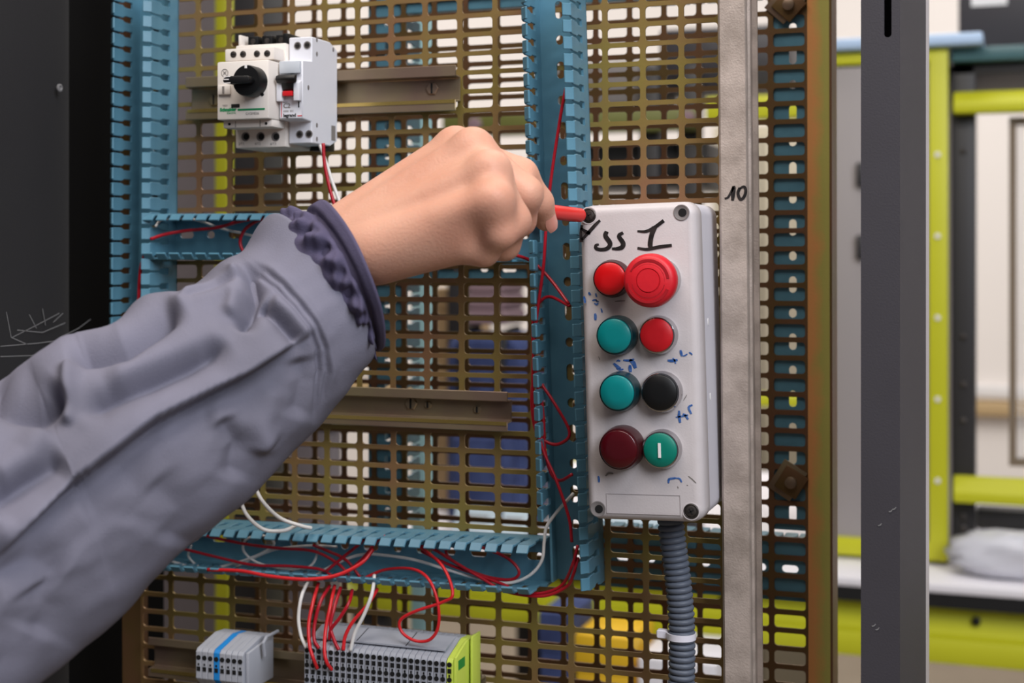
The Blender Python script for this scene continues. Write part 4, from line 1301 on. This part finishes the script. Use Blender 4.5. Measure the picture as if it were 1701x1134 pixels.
# ------------------------------------------------------------------ conduit and cable tie
dC = 0.034
path = [(1113, 850), (1116, 885), (1122, 930), (1128, 980), (1132, 1030), (1133, 1080), (1132, 1140), (1130, 1200)]
pts = spline([P(a, b, dC) for a, b in path], 40)
ln = sum((pts[i + 1] - pts[i]).length for i in range(len(pts) - 1))
nr = int(ln / 0.0037)
dense, rad = [], []
acc = [0]
for i in range(len(pts) - 1):
    acc.append(acc[-1] + (pts[i + 1] - pts[i]).length)
for k in range(nr * 6):
    s = k / 6 * ln / nr
    i = min(max(int(np.searchsorted(acc, s)) - 1, 0), len(pts) - 2)
    f = (s - acc[i]) / (acc[i + 1] - acc[i])
    dense.append(pts[i].lerp(pts[i + 1], f))
    rad.append((0.0066, 0.0077, 0.0081, 0.0081, 0.0080, 0.0076)[k % 6])
o = MB().tube(dense, rad, 36).build('corrugated_conduit', M['conduit'], None, True, angle=50)
tag(o, 'grey corrugated conduit running down from the underside of the control box', 'conduit')
q = P(1131.5, 1055, dC)
ct = empty('cable_tie', q, label='white nylon cable tie around the grey corrugated conduit', cat='cable tie')
n = 48
rings = []
for r_, z in ((0.0081, -0.0019), (0.0090, -0.0019), (0.0090, 0.0019), (0.0081, 0.0019), (0.0081, -0.0019)):
    rings.append([(r_ * math.cos(2 * math.pi * i / n), r_ * math.sin(2 * math.pi * i / n), z) for i in range(n)])
MB().loft(rings, False, False).build('strap', M['tie'], ct, True)
MB().rrect(0.0066, 0.0052, [(0.002, 0.0006), (0.0015, 0), (-0.0022, 0), (-0.0028, 0.0006)], 0.0012, 3).build('tie_head', M['tie'], ct, True).location = (-0.0115, 0.0, 0.0002)

# ------------------------------------------------------------------ loose wires
def wire(pts, m, label, d=0.02, r=0.00105, cat='wire'):
    p3 = [P(p[0], p[1], p[2] if len(p) > 2 else d) for p in pts]
    dense = spline(p3, 8)
    c = dense[0].copy()
    mb_ = MB().tube([p - c for p in dense], r, 8)
    o = mb_.build('wire', m, None, True, angle=180)
    o.location = c
    tag(o, label, cat)
    return o


R_, B_, W_ = M['wire_red'], M['wire_bright'], M['wire_white']
wire([(940, 146), (930, 200), (915, 300), (907, 380), (903, 440), (895, 500), (888, 560), (885, 640), (890, 700), (903, 750), (925, 800), (945, 860), (950, 900)], R_, 'long red wire running down the duct beside the control box', 0.026)
wire([(852, 422, 0.03), (885, 435), (915, 465), (945, 505, 0.03)], R_, 'short red wire slanting across the duct below the hand', 0.022)
wire([(946, 508, 0.03), (915, 493), (898, 500), (888, 520), (885, 548), (887, 600), (895, 630), (918, 665), (943, 708), (944, 727), (925, 738), (905, 732), (890, 715), (884, 680), (884, 645), (889, 637), (898, 655), (903, 700), (905, 745), (915, 785), (930, 798), (950, 788, 0.03)], R_, 'red wire making a tangled loop in the duct left of the teal lamps', 0.02)
wire([(952, 820, 0.03), (925, 850), (908, 875), (904, 900), (900, 930), (880, 955), (845, 968), (800, 962), (740, 945), (690, 930), (640, 922), (600, 921), (560, 935), (520, 958), (505, 970, 0.03)], W_, 'long white wire curving around the bottom duct corner', 0.018)
wire([(960, 925, 0.024), (952, 955, 0.026), (940, 975), (900, 990), (840, 982), (800, 960), (750, 930), (720, 912), (690, 905)], R_, 'red wire sweeping along the duct corner, lower of a pair', 0.022)
wire([(960, 905, 0.024), (952, 935, 0.026), (935, 970), (905, 984), (870, 984), (830, 968), (780, 950), (740, 935), (700, 915)], R_, 'red wire sweeping along the duct corner, upper of a pair', 0.02)
wire([(790, 905), (840, 925), (862, 948), (850, 962), (810, 958), (765, 940), (742, 920), (745, 905)], R_, 'red wire in a tight loop inside the bottom duct', 0.016)
wire([(695, 905), (735, 940, 0.035), (752, 985, 0.045), (735, 1000, 0.045), (690, 1015, 0.045), (665, 1030, 0.045), (668, 1050, 0.045), (690, 1064, 0.045), (714, 1062, 0.045), (728, 1040, 0.045), (727, 1000, 0.045), (712, 962, 0.042), (685, 945, 0.03), (640, 946), (605, 960)], B_, 'bright red wire hanging in a loop below the bottom duct', 0.02)
wire([(300, 910), (360, 925), (420, 938), (480, 940), (530, 945), (550, 955)], R_, 'lower dark red wire in the bottom duct near the sleeve', 0.02)
wire([(330, 887), (400, 902), (460, 910), (520, 915), (560, 935), (580, 955)], R_, 'upper dark red wire in the bottom duct near the sleeve', 0.02)
wire([(345, 946, 0.036), (400, 948, 0.039), (450, 957, 0.041), (510, 962, 0.041), (560, 955, 0.038), (600, 935, 0.032), (620, 912, 0.025)], B_, 'bright red wire resting along the front of the bottom duct', 0.038, 0.00125)
wire([(540, 950), (570, 925), (595, 905), (605, 895)], R_, 'dark red wire rising steeply in the bottom duct', 0.022)
wire([(598, 958), (575, 930), (545, 915), (520, 905)], R_, 'dark red wire crossing downwards in the bottom duct', 0.019)
wire([(560, 962), (600, 930), (625, 900), (640, 890)], R_, 'dark red wire leaning right in the bottom duct', 0.024)
wire([(285, 932), (330, 944), (370, 940), (420, 925), (455, 905), (440, 890), (410, 895), (405, 915), (430, 935), (480, 945), (515, 940), (528, 915), (525, 895)], W_, 'white wire looping loosely in the bottom duct near the sleeve', 0.016, 0.0009)
wire([(318, 905), (314, 925), (340, 945), (390, 940), (440, 918), (470, 910), (520, 906), (560, 908)], W_, 'second white wire coiled in the bottom duct near the sleeve', 0.014, 0.0009)
wire([(420, 800, 0.06), (436, 832, 0.06), (465, 860, 0.05), (500, 873, 0.042), (517, 877, 0.036)], W_, 'upper white wire coming from behind the sleeve into the bottom duct', 0.05, 0.00125)
wire([(396, 820, 0.06), (410, 855, 0.058), (438, 879, 0.05), (470, 881, 0.045), (492, 873, 0.038)], W_, 'lower white wire coming from behind the sleeve into the bottom duct', 0.05, 0.00125)
zt = 0.0515
for pts, m, lb in (
    ([(529, 968, 0.03), (520, 1000, 0.042), (513, 1035, 0.048), (514, 1070, 0.053), (520, 1092, 0.055), (527, 1110, zt)], B_, 'bright red wire plugged into the long terminal row, first from the left'),
    ([(548, 972, 0.03), (532, 1000, 0.042), (523, 1035, 0.046), (522, 1062, 0.049), (530, 1077, 0.0500)], R_, 'dark red wire plugged into the long terminal row, behind the first red wire'),
    ([(556, 972, 0.03), (549, 1005, 0.042), (541, 1045, 0.048), (539, 1080, 0.054), (543, 1100, 0.055), (551, 1112, zt)], B_, 'bright red wire plugged into the lower holes of the long terminal row'),
    ([(566, 975, 0.03), (555, 1010, 0.042), (549, 1040, 0.046), (556, 1065, 0.049), (563, 1079, 0.0500)], R_, 'thin red wire plugged into the long terminal row, middle of the bunch'),
    ([(585, 980, 0.03), (580, 1000, 0.042), (565, 1025, 0.046), (550, 1045, 0.047), (547, 1062, 0.047)], R_, 'red wire slanting left above the long terminal row'),
    ([(627, 978, 0.03), (610, 1005, 0.042), (588, 1030, 0.046), (574, 1055, 0.048), (570, 1080, 0.0500)], B_, 'red wire plugged into the long terminal row, rightmost of the bunch'),
    ([(512, 965, 0.03), (501, 990, 0.042), (496, 1025, 0.046), (500, 1055, 0.048), (509, 1076, 0.0500)], W_, 'white wire plugged into the left end of the long terminal row'),
    ([(622, 955, 0.03), (618, 985, 0.042), (605, 1020, 0.046), (590, 1050, 0.048), (582, 1081, 0.0500)], W_, 'white wire plugged into the long terminal row, right of the red bunch'),
    ([(537, 238, 0.04), (539, 270, 0.04), (547, 310, 0.04), (557, 345, 0.04), (562, 365, 0.04)], R_, 'red wire hanging from the slim circuit breaker'),
    ([(530, 238, 0.034), (540, 265, 0.034), (553, 305, 0.034), (566, 340, 0.034), (574, 365, 0.034)], W_, 'white wire hanging from the slim circuit breaker'),
    ([(250, 397, 0.034), (275, 389, 0.03), (310, 383, 0.025), (360, 378, 0.022), (400, 367, 0.022), (445, 360, 0.025)], R_, 'red wire in the upper cross duct left of the cuff'),
    ([(455, 362, 0.02), (430, 366, 0.02), (408, 380, 0.02), (399, 400, 0.02), (405, 418, 0.02), (425, 430, 0.02)], R_, 'curled dark red wire in the upper cross duct beside the cuff'),
    ([(258, 376, 0.034), (272, 364, 0.03), (320, 364, 0.02), (370, 380, 0.016), (405, 388, 0.016), (450, 400, 0.016)], W_, 'thin white wire in the upper cross duct left of the sleeve'),
    ([(240, 424, 0.034), (234, 445, 0.032), (231, 480, 0.03), (230, 525, 0.03)], R_, 'red wire running down inside the left duct above the sleeve'),
):
    wire(pts, m, lb, 0.02, 0.0012 if m is not W_ or pts[0][0] > 300 else 0.0009)

# ------------------------------------------------------------------ the worker's arm
M['skin'] = mat('skin', (212, 160, 136), 0.5, 0, 0.6, 26, 0.25, 700, (198, 138, 114), sss=0.1, spec=0.35)
M['nail'] = mat('fingernail', (228, 160, 142), 0.3, coat=0.2)
M['jacket'] = mat('grey_jacket_cloth', (119, 117, 131), 0.92, 0, 0.7, 14, 0.35, 1400, (106, 104, 115), spec=0.2)
M['cuff'] = mat('dark_lilac_cuff', (88, 82, 106), 0.9, 0, 0.5, 30, 0.3, 1200, (78, 73, 94), spec=0.2)
M['tool_red'] = mat('red_insulated_tool', (216, 48, 44), 0.35, 0, 0.3, 120, rgb2=(200, 38, 38))


def surface_nets(F, org, h):
    """zero level of F (negative inside) as points and quads"""
    ins = F < 0
    nx, ny, nz = F.shape
    acc = np.zeros((nx - 1, ny - 1, nz - 1, 3))
    cnt = np.zeros((nx - 1, ny - 1, nz - 1))
    corners = [(a, b, c) for a in (0, 1) for b in (0, 1) for c in (0, 1)]
    sl = lambda A, o: A[o[0]:nx - 1 + o[0], o[1]:ny - 1 + o[1], o[2]:nz - 1 + o[2]]
    for o in corners:
        for ax in range(3):
            if o[ax] == 0:
                p = list(o)
                p[ax] = 1
                f0, f1 = sl(F, o), sl(F, p)
                m = (f0 < 0) != (f1 < 0)
                t = np.where(m, f0 / np.where(m, f0 - f1, 1), 0)
                for k in range(3):
                    acc[..., k] += np.where(m, o[k] + (t if k == ax else 0), 0)
                cnt += m
    act = cnt > 0
    idx = -np.ones(act.shape, int)
    idx[act] = np.arange(act.sum())
    base = np.argwhere(act)
    pos = (base + acc[act] / cnt[act][:, None]) * h + org
    quads = []
    for ax in range(3):
        A = np.moveaxis(ins, ax, 0)
        I = np.moveaxis(idx, ax, 0)
        ch = A[:-1, 1:-1, 1:-1] != A[1:, 1:-1, 1:-1]
        ii, jj, kk = np.nonzero(ch)
        q = np.stack([I[ii, jj, kk], I[ii, jj + 1, kk], I[ii, jj + 1, kk + 1], I[ii, jj, kk + 1]], 1)
        quads.append(q)
    return pos, np.concatenate(quads)


class Field:
    def __init__(s, lo, hi, h):
        s.h = h
        s.org = np.array(lo)
        n = [int((b - a) / h) + 1 for a, b in zip(lo, hi)]
        g = np.meshgrid(*[lo[k] + h * np.arange(n[k]) for k in range(3)], indexing='ij')
        s.p = np.stack(g, -1).astype(np.float32)

    def cap(s, a, b, ra, rb):
        a, b = np.array(a, np.float32), np.array(b, np.float32)
        d = b - a
        t = np.clip(((s.p - a) @ d) / (d @ d), 0, 1)
        return np.linalg.norm(s.p - a - t[..., None] * d, axis=-1) - (ra + (rb - ra) * t)

    def ball(s, c, r):
        return np.linalg.norm(s.p - np.array(c, np.float32), axis=-1) - r


def smin(a, b, k):
    h = np.maximum(k - np.abs(a - b), 0) / k
    return np.minimum(a, b) - h * h * k * 0.25


def make_hand(parent):
    J = lambda px, py, d: np.array(P(px, py, d))
    mc = {'index': J(757, 246, 0.150), 'middle': J(785, 249, 0.168), 'ring': J(813, 287, 0.187), 'little': J(818, 336, 0.198)}
    fing = {
        'index': [mc['index'], J(866, 290, 0.136), J(896, 336, 0.124), J(906, 365, 0.114)],
        'middle': [mc['middle'], J(872, 322, 0.160), J(864, 366, 0.150), J(834, 388, 0.142)],
        'ring': [mc['ring'], J(852, 366, 0.180), J(838, 407, 0.170), J(802, 416, 0.160)],
        'little': [mc['little'], J(830, 386, 0.194), J(804, 418, 0.187), J(766, 417, 0.179)],
    }
    rad = {'index': (.0100, .0088, .0076, .0066), 'middle': (.0102, .0094, .0082, .0070), 'ring': (.0098, .0090, .0078, .0068), 'little': (.0090, .0082, .0074, .0064)}
    thumb = [J(660, 372, 0.158), J(745, 362, 0.120), J(815, 358, 0.098), J(872, 360, 0.086)]
    trad = (.016, .0115, .0096, .0080)
    w1, w2 = J(566, 388, 0.174), J(596, 422, 0.192)
    f1, f2 = J(478, 470, 0.172), J(500, 520, 0.184)
    allp = [p for f in fing.values() for p in f] + thumb + [w1, w2, f1, f2]
    lo, hi = np.min(allp, 0) - 0.03, np.max(allp, 0) + 0.03
    lo[0] += 0.0
    fd = Field(lo, hi, 0.00125)
    # forearm and wrist
    pal = np.array(P(700, 420, 0.10)) - np.array(P(700, 330, 0.17))   # away from the camera and down: palm side
    pal = pal / np.linalg.norm(pal)
    D = fd.cap(f1, w1, .019, .0158)
    D = np.minimum(D, fd.cap((f1 + f2) / 2, (w1 + w2) / 2, .019, .0165))
    D = np.minimum(D, fd.cap(f2, w2, .019, .0158))
    # back of the hand: a fan of closely spaced bones from the wrist to the knuckles
    names = ('index', 'middle', 'ring', 'little')
    wr = [w1 * (1 - t) + w2 * t for t in (0.0, 0.33, 0.67, 1.0)]
    kn = [mc[n] for n in names]
    for s in np.linspace(0, 3, 13):
        i = min(int(s), 2)
        t = s - i
        a = wr[i] * (1 - t) + wr[i + 1] * t
        b = kn[i] * (1 - t) + kn[i + 1] * t
        dip = 0.0022 * math.sin(math.pi * t)
        D = np.minimum(D, fd.cap(a, b + pal * dip, .0158, .0106 - dip * 0.3))
        D = np.minimum(D, fd.cap(a + pal * 0.004, b + pal * 0.011 - (b - a) * 0.06, .0150, .0100))
    # edge of the palm and ball of the thumb
    D = smin(D, fd.cap(J(636, 424, 0.192), J(768, 403, 0.190), .0135, .0108), .012)
    D = smin(D, fd.cap(thumb[0], thumb[1], .0145, .0125), .014)
    # knuckles and tendons
    for n, a in zip(names, wr):
        b = mc[n]
        D = smin(D, fd.ball(b - pal * 0.0022, .0088), .008)
        D = smin(D, fd.cap(a * 0.4 + b * 0.6 - pal * 0.0085, b - pal * 0.0075, .0025, .0042), .006)
    G = None
    for n, pts in fing.items():
        r = rad[n]
        C = None
        for i in range(3):
            c = fd.cap(pts[i], pts[i + 1], r[i], r[i + 1])
            C = c if C is None else smin(C, c, .004)
        G = C if G is None else smin(G, C, .0025)
    # skin between neighbouring fingers where they press together
    for n1, n2, rr in (('ring', 'little', .0088), ('index', 'middle', .0078)):
        for t in (0.25, 0.5, 0.75):
            q = [fing[n1][k] * (1 - t) + fing[n2][k] * t + pal * 0.0012 for k in (0, 1, 2)]
            G = smin(G, fd.cap(q[0], q[1], rr, rr * 0.92), .003)
    C = fd.cap(thumb[1], thumb[2], trad[1], trad[2])
    C = smin(C, fd.cap(thumb[2], thumb[3], trad[2], trad[3]), .004)
    G = smin(G, C, .002)
    D = smin(D, G, .005)
    # fold between the curled little finger and the palm
    pos, quads = surface_nets(D, fd.org, fd.h)
    me = bpy.data.meshes.new('hand')
    me.from_pydata(pos.tolist(), [], quads.tolist())
    bm = bmesh.new()
    bm.from_mesh(me)
    bmesh.ops.recalc_face_normals(bm, faces=bm.faces)
    for _ in range(5):
        bmesh.ops.smooth_vert(bm, verts=bm.verts, factor=0.5, use_axis_x=True, use_axis_y=True, use_axis_z=True)
    bm.to_mesh(me)
    bm.free()
    o = link('hand', me, M['skin'], parent, True, 180)
    # fingernail of the index finger, on the outer side of the last joint
    a, b = Vector(fing['index'][2]), Vector(fing['index'][3])
    ax = (b - a).normalized()
    out = Vector(P(930, 352, 0.150)) - Vector(P(902, 360, 0.132))
    out = (out - ax * out.dot(ax)).normalized()
    sd = ax.cross(out)
    rings = []
    for i in range(7):
        s = i / 6
        c = a.lerp(b, 0.62 + 0.78 * s)
        wn = 0.0046 * math.sin(math.pi * (0.22 + 0.6 * s)) ** 0.6
        rr = 0.0070 - 0.0003 * s - 0.0022 * max(0, s - 0.7)
        ring = []
        for k in range(9):
            t = (k / 8 - 0.5) * 2
            ang = t * wn / 0.0066 * 0.95
            ring.append(c + (out * math.cos(ang) + sd * math.sin(ang)) * rr)
        rings.append(ring)
    vs = [p for r in rings for p in r]
    fs = [(i * 9 + k, i * 9 + k + 1, (i + 1) * 9 + k + 1, (i + 1) * 9 + k) for i in range(6) for k in range(8)]
    nb = MB().add(vs, fs)
    # thickness
    vs2 = [v - (v - a.lerp(b, 1)).normalized() * 0.0006 for v in vs]
    n = len(vs)
    nb.add(vs2, [tuple(reversed(f)) for f in fs])
    nb.build('fingernail', M['nail'], o, True, angle=180)
    return o


arm = empty('person', (0, 0, 0), label='person in a grey work jacket reaching in from the left, driving a lid screw', cat='person')
make_hand(arm)


# folds drawn along polylines of the picture plane: soft ones (height m, width px) and stepped pleats
SOFT = [
    ([(385, 572), (320, 607), (249, 637), (190, 662), (130, 692)], -0.0127, 20),
    ([(385, 545), (320, 578), (250, 606), (170, 636)], 0.0042, 22),
    ([(105, 588), (130, 580), (160, 578), (205, 574), (250, 545), (300, 500)], -0.0166, 19),
    ([(270, 512), (330, 494), (400, 478)], 0.0042, 15),
    ([(112, 590), (114, 640), (112, 710)], 0.0061, 13),
    ([(108, 640), (70, 676), (20, 660), (-40, 630)], -0.0179, 24),
    ([(70, 700), (50, 760), (-10, 800)], 0.0051, 26),
    ([(406, 436), (421, 480), (416, 520), (396, 556)], -0.0134, 13),
    ([(394, 440), (400, 485), (380, 530)], 0.0056, 14),
    ([(430, 498), (462, 532), (496, 574)], -0.0105, 12),
    ([(448, 492), (490, 532), (512, 562)], 0.0042, 12),
    ([(500, 590), (510, 635), (494, 700)], -0.0050, 20),
    ([(465, 640), (440, 700), (430, 760)], 0.0036, 20),
    ([(370, 690), (398, 740), (384, 800)], -0.0057, 20),
    ([(345, 690), (420, 702), (455, 745)], 0.0036, 24),
    ([(-20, 845), (40, 806), (110, 768)], -0.0115, 26),
    ([(-20, 905), (80, 868), (150, 830)], 0.0046, 34),
    ([(-20, 960), (60, 930), (110, 960)], -0.0064, 36),
    ([(250, 800), (300, 850), (280, 910)], -0.0036, 36),
    ([(60, 970), (80, 1010), (60, 1060)], -0.0048, 36),
    ([(190, 760), (230, 820), (220, 880)], -0.0030, 30),
    # stitched seam of the cuff band
    ([(398, 434), (430, 448), (458, 472), (486, 506), (512, 543), (530, 580), (536, 620), (531, 665), (522, 712)], -0.0036, 4.5),
    ([(408, 428), (440, 444), (468, 468), (496, 502), (523, 540), (541, 580), (547, 620), (541, 662), (532, 700)], -0.0026, 4),
    ([(425, 425), (455, 445), (485, 475), (512, 510), (540, 560), (553, 610), (550, 660)], 0.0019, 8),
]
STEP = [
    # line (right to left), raised above by, over px, sunk below by, over px
    ([(530, 548), (512, 557), (415, 621), (330, 662), (257, 699), (199, 745), (124, 800), (40, 880), (-20, 940)], 0.0080, 56, 0.0120, 44),
    ([(410, 455), (360, 470), (300, 500)], 0.003, 24, 0.003, 22),
]


def field_dist(px, py, poly):
    best = np.full(px.shape, 1e9)
    sg = np.ones(px.shape)
    tt = np.zeros(px.shape)
    ln = [0]
    for (ax, ay), (bx, by) in zip(poly[:-1], poly[1:]):
        ln.append(ln[-1] + math.hypot(bx - ax, by - ay))
    for i, ((ax, ay), (bx, by)) in enumerate(zip(poly[:-1], poly[1:])):
        dx, dy = bx - ax, by - ay
        l2 = dx * dx + dy * dy
        t = np.clip(((px - ax) * dx + (py - ay) * dy) / l2, 0, 1)
        qx, qy = px - ax - t * dx, py - ay - t * dy
        d = np.hypot(qx, qy)
        m = d < best
        best = np.where(m, d, best)
        sg = np.where(m, np.where(dx * qy - dy * qx > 0, 1.0, -1.0), sg)
        tt = np.where(m, (ln[i] + t * (ln[i + 1] - ln[i])) / ln[-1], tt)
    en = np.clip(np.minimum(tt, 1 - tt) / 0.16, 0, 1)
    return best, sg, en * en * (3 - 2 * en)


def project_all(p):
    d = p - np.array((0, -H, CAMZ))
    Z = d[..., 0] * -ST + d[..., 1] * CT
    u = (d[..., 0] * CT + d[..., 1] * ST) / Z
    return 850.5 + u * FPX, HORIZON - d[..., 2] / Z * FPX


def make_sleeve(parent):
    stn = [((440, 382), (618, 590), .186), ((395, 430), (566, 664), .200), ((340, 478), (515, 722), .215), ((240, 503), (440, 800), .235), ((168, 548), (362, 868), .255),
           ((104, 563), (284, 940), .270), ((40, 608), (192, 1032), .285), ((-60, 650), (90, 1110), .31), ((-180, 715), (-20, 1190), .34), ((-330, 800), (-170, 1290), .38)]
    key = []
    for Tq, Bq, d in stn:
        a, b = P(Tq[0], Tq[1], d), P(Bq[0], Bq[1], d)
        key.append(((a + b) / 2, (a - b) / 2))
    cs = spline([k[0] for k in key], 28)
    us = spline([k[1] for k in key], 28)
    n = 340
    N = len(cs)
    vw = Vector((0, -H, CAMZ))
    C = np.zeros((N, 3))
    U = np.zeros((N, 3))
    V = np.zeros((N, 3))
    for i in range(N):
        A = (cs[min(i + 1, N - 1)] - cs[max(i - 1, 0)]).normalized()
        v = A.cross(us[i]).normalized()
        if v.dot(vw - cs[i]) < 0:
            v = -v
        C[i], U[i], V[i] = cs[i], us[i], v
    dep = 0.040 + 0.012 * np.minimum(1, np.arange(N) / 90)
    V = V * dep[:, None]
    A0 = np.array((cs[0] - cs[8]).normalized())
    V += A0[None] * (0.007 * np.clip(1 - np.arange(N) / 120, 0, 1) ** 1.5)[:, None]
    dep = np.linalg.norm(V, axis=1)
    V = V / dep[:, None]
    t = 2 * np.pi * np.arange(n) / n
    ct, st = np.cos(t)[None, :, None], np.sin(t)[None, :, None]
    # a soft squarish section keeps the front of the sleeve flat enough for its folds
    pts = C[:, None] + U[:, None] * ct + (V * dep[:, None])[:, None] * st
    ul = np.linalg.norm(U, axis=1)
    nr = (U / ul[:, None] ** 2)[:, None] * ct + (V / dep[:, None])[:, None] * st
    nr /= np.linalg.norm(nr, axis=-1, keepdims=True)
    px, py = project_all(pts)
    wt = np.clip((np.sin(t) + 0.2) / 0.35, 0, 1)[None, :]
    h = np.zeros((N, n))
    for poly, amp, w in SOFT:
        d, sg, en = field_dist(px, py, poly)
        h += amp * np.exp(-((d / w) ** 2 + 0.02) ** (0.72 if amp < 0 and w > 8 else 1.0)) * en * wt
    for poly, up, wu, dn, wd in STEP:
        d, sg, en = field_dist(px, py, poly)
        x = d * sg
        k = np.clip(x / 5 * 0.5 + 0.5, 0, 1)
        k = k * k * (3 - 2 * k)
        h += (up * np.exp(-(d / wu) ** 1.3) * k - dn * np.exp(-(d / wd) ** 1.3) * (1 - k)) * en * wt
    ii = np.arange(N)[:, None]
    h += 0.0010 * np.sin(3 * t[None] + ii * 0.05)
    from mathutils import noise
    for i in range(N):
        for k in range(n):
            s_, w_ = px[i, k] * 0.75 - py[i, k] * 0.66, px[i, k] * 0.66 + py[i, k] * 0.75
            h[i, k] += 0.0026 * noise.noise((s_ / 130, w_ / 55, 1.3)) + 0.0010 * noise.noise((s_ / 50, w_ / 26, 7.7))
    h += 0.0016 * np.sin(ii * 0.16 + 2 * t[None]) * np.maximum(0, np.cos(t))[None] ** 2
    pts = pts + nr * h[..., None]
    rings = [[tuple(p) for p in r] for r in pts]
    c0 = C[0]
    A = C[0] - C[4]
    A /= np.linalg.norm(A)
    lip = []
    for f, off in ((0.985, 0.0014), (0.955, 0.0014), (0.94, -0.002), (0.93, -0.02), (0.92, -0.05)):
        lip.append([tuple(p) for p in c0 + (pts[0] - c0) * f + A * off])
    return MB().loft(list(reversed(lip)) + rings, False, True).build('jacket_sleeve', M['jacket'], parent, True, angle=180)


make_sleeve(arm)


def make_cuff(parent):
    # from inside the sleeve to the free rim around the wrist
    a0, b0 = P(446, 380, .186), P(600, 585, .186)
    a1, b1 = P(520, 345, .178), P(636, 574, .186)
    c0, c1 = (a0 + b0) / 2, (a1 + b1) / 2
    u0, u1 = (a0 - b0) / 2, (a1 - b1) / 2
    n, m = 240, 44
    rings = []
    vw = Vector((0, -H, CAMZ))
    rnd = random.Random(3)
    ph = [rnd.uniform(0, 6.28) for _ in range(8)]
    back = c0 + (c0 - c1) * 0.5
    A = (c1 - c0).normalized()
    for i in range(m + 1):
        s = i / m
        c = c0.lerp(c1, s * 1.25 - 0.25)
        u = u0.lerp(u1, max(0, s * 1.25 - 0.25))
        V = A.cross(u).normalized()
        if V.dot(vw - c) < 0:
            V = -V
        dep = 0.034 + 0.012 * s
        g = math.exp(-((s - 0.56) / 0.15) ** 2)
        ring = []
        for k in range(n):
            t = 2 * math.pi * k / n
            nrm = (u.normalized() * math.cos(t) + V * math.sin(t)).normalized()
            h = g * (0.0030 * math.sin(13 * t + ph[0] + 1.2 * math.sin(3 * t + ph[1]) + s * 5) + 0.0022 * math.sin(23 * t + ph[2] + 2 * math.sin(2 * t) - s * 9) + 0.0014 * math.sin(31 * t + ph[3] + s * 25))
            h += -0.0045 * math.exp(-((s - 0.78) / 0.05) ** 2) + 0.001 * g
            h += 0.0009 * math.sin(5 * t + ph[4]) * s
            ring.append(c + u * math.cos(t) + (V * dep + A * (0.008 + 0.012 * s)) * math.sin(t) + nrm * h)
        rings.append(ring)
    last = rings[-1]
    cc = c1
    for f, off in ((0.985, 0.0014), (0.95, 0.0012), (0.92, -0.001), (0.84, -0.012), (0.76, -0.03)):
        rings.append([cc + (p - cc) * f + A * off for p in last])
    return MB().loft(rings, False, False).build('jacket_cuff', M['cuff'], parent, True, angle=180)


make_cuff(arm)

# ------------------------------------------------------------------ screwdriver in the hand
tip = P(969.5, 358, DL + 0.0015)
grip_end = P(900, 350, 0.1035)
ax = (grip_end - tip).normalized()
sd = empty('screwdriver', tip, label='red insulated screwdriver held in the hand, set on the top left lid screw', cat='screwdriver')
prof = [(0, 0.0015), (0.0016, 0.0015), (0.0017, 0.0030), (0.0022, 0.0037), (0.0034, 0.0042), (0.064, 0.0044)]
MB().tube([ax * a for a, _ in prof], [r for _, r in prof], 28).build('shaft', M['tool_red'], sd, True, angle=50)
MB().tube([ax * a for a in (0.0642, 0.067, 0.08, 0.105, 0.112)], [0.005, 0.0062, 0.0064, 0.0064, 0.005], 24).build('handle', M['tool_red'], sd, True, angle=60)
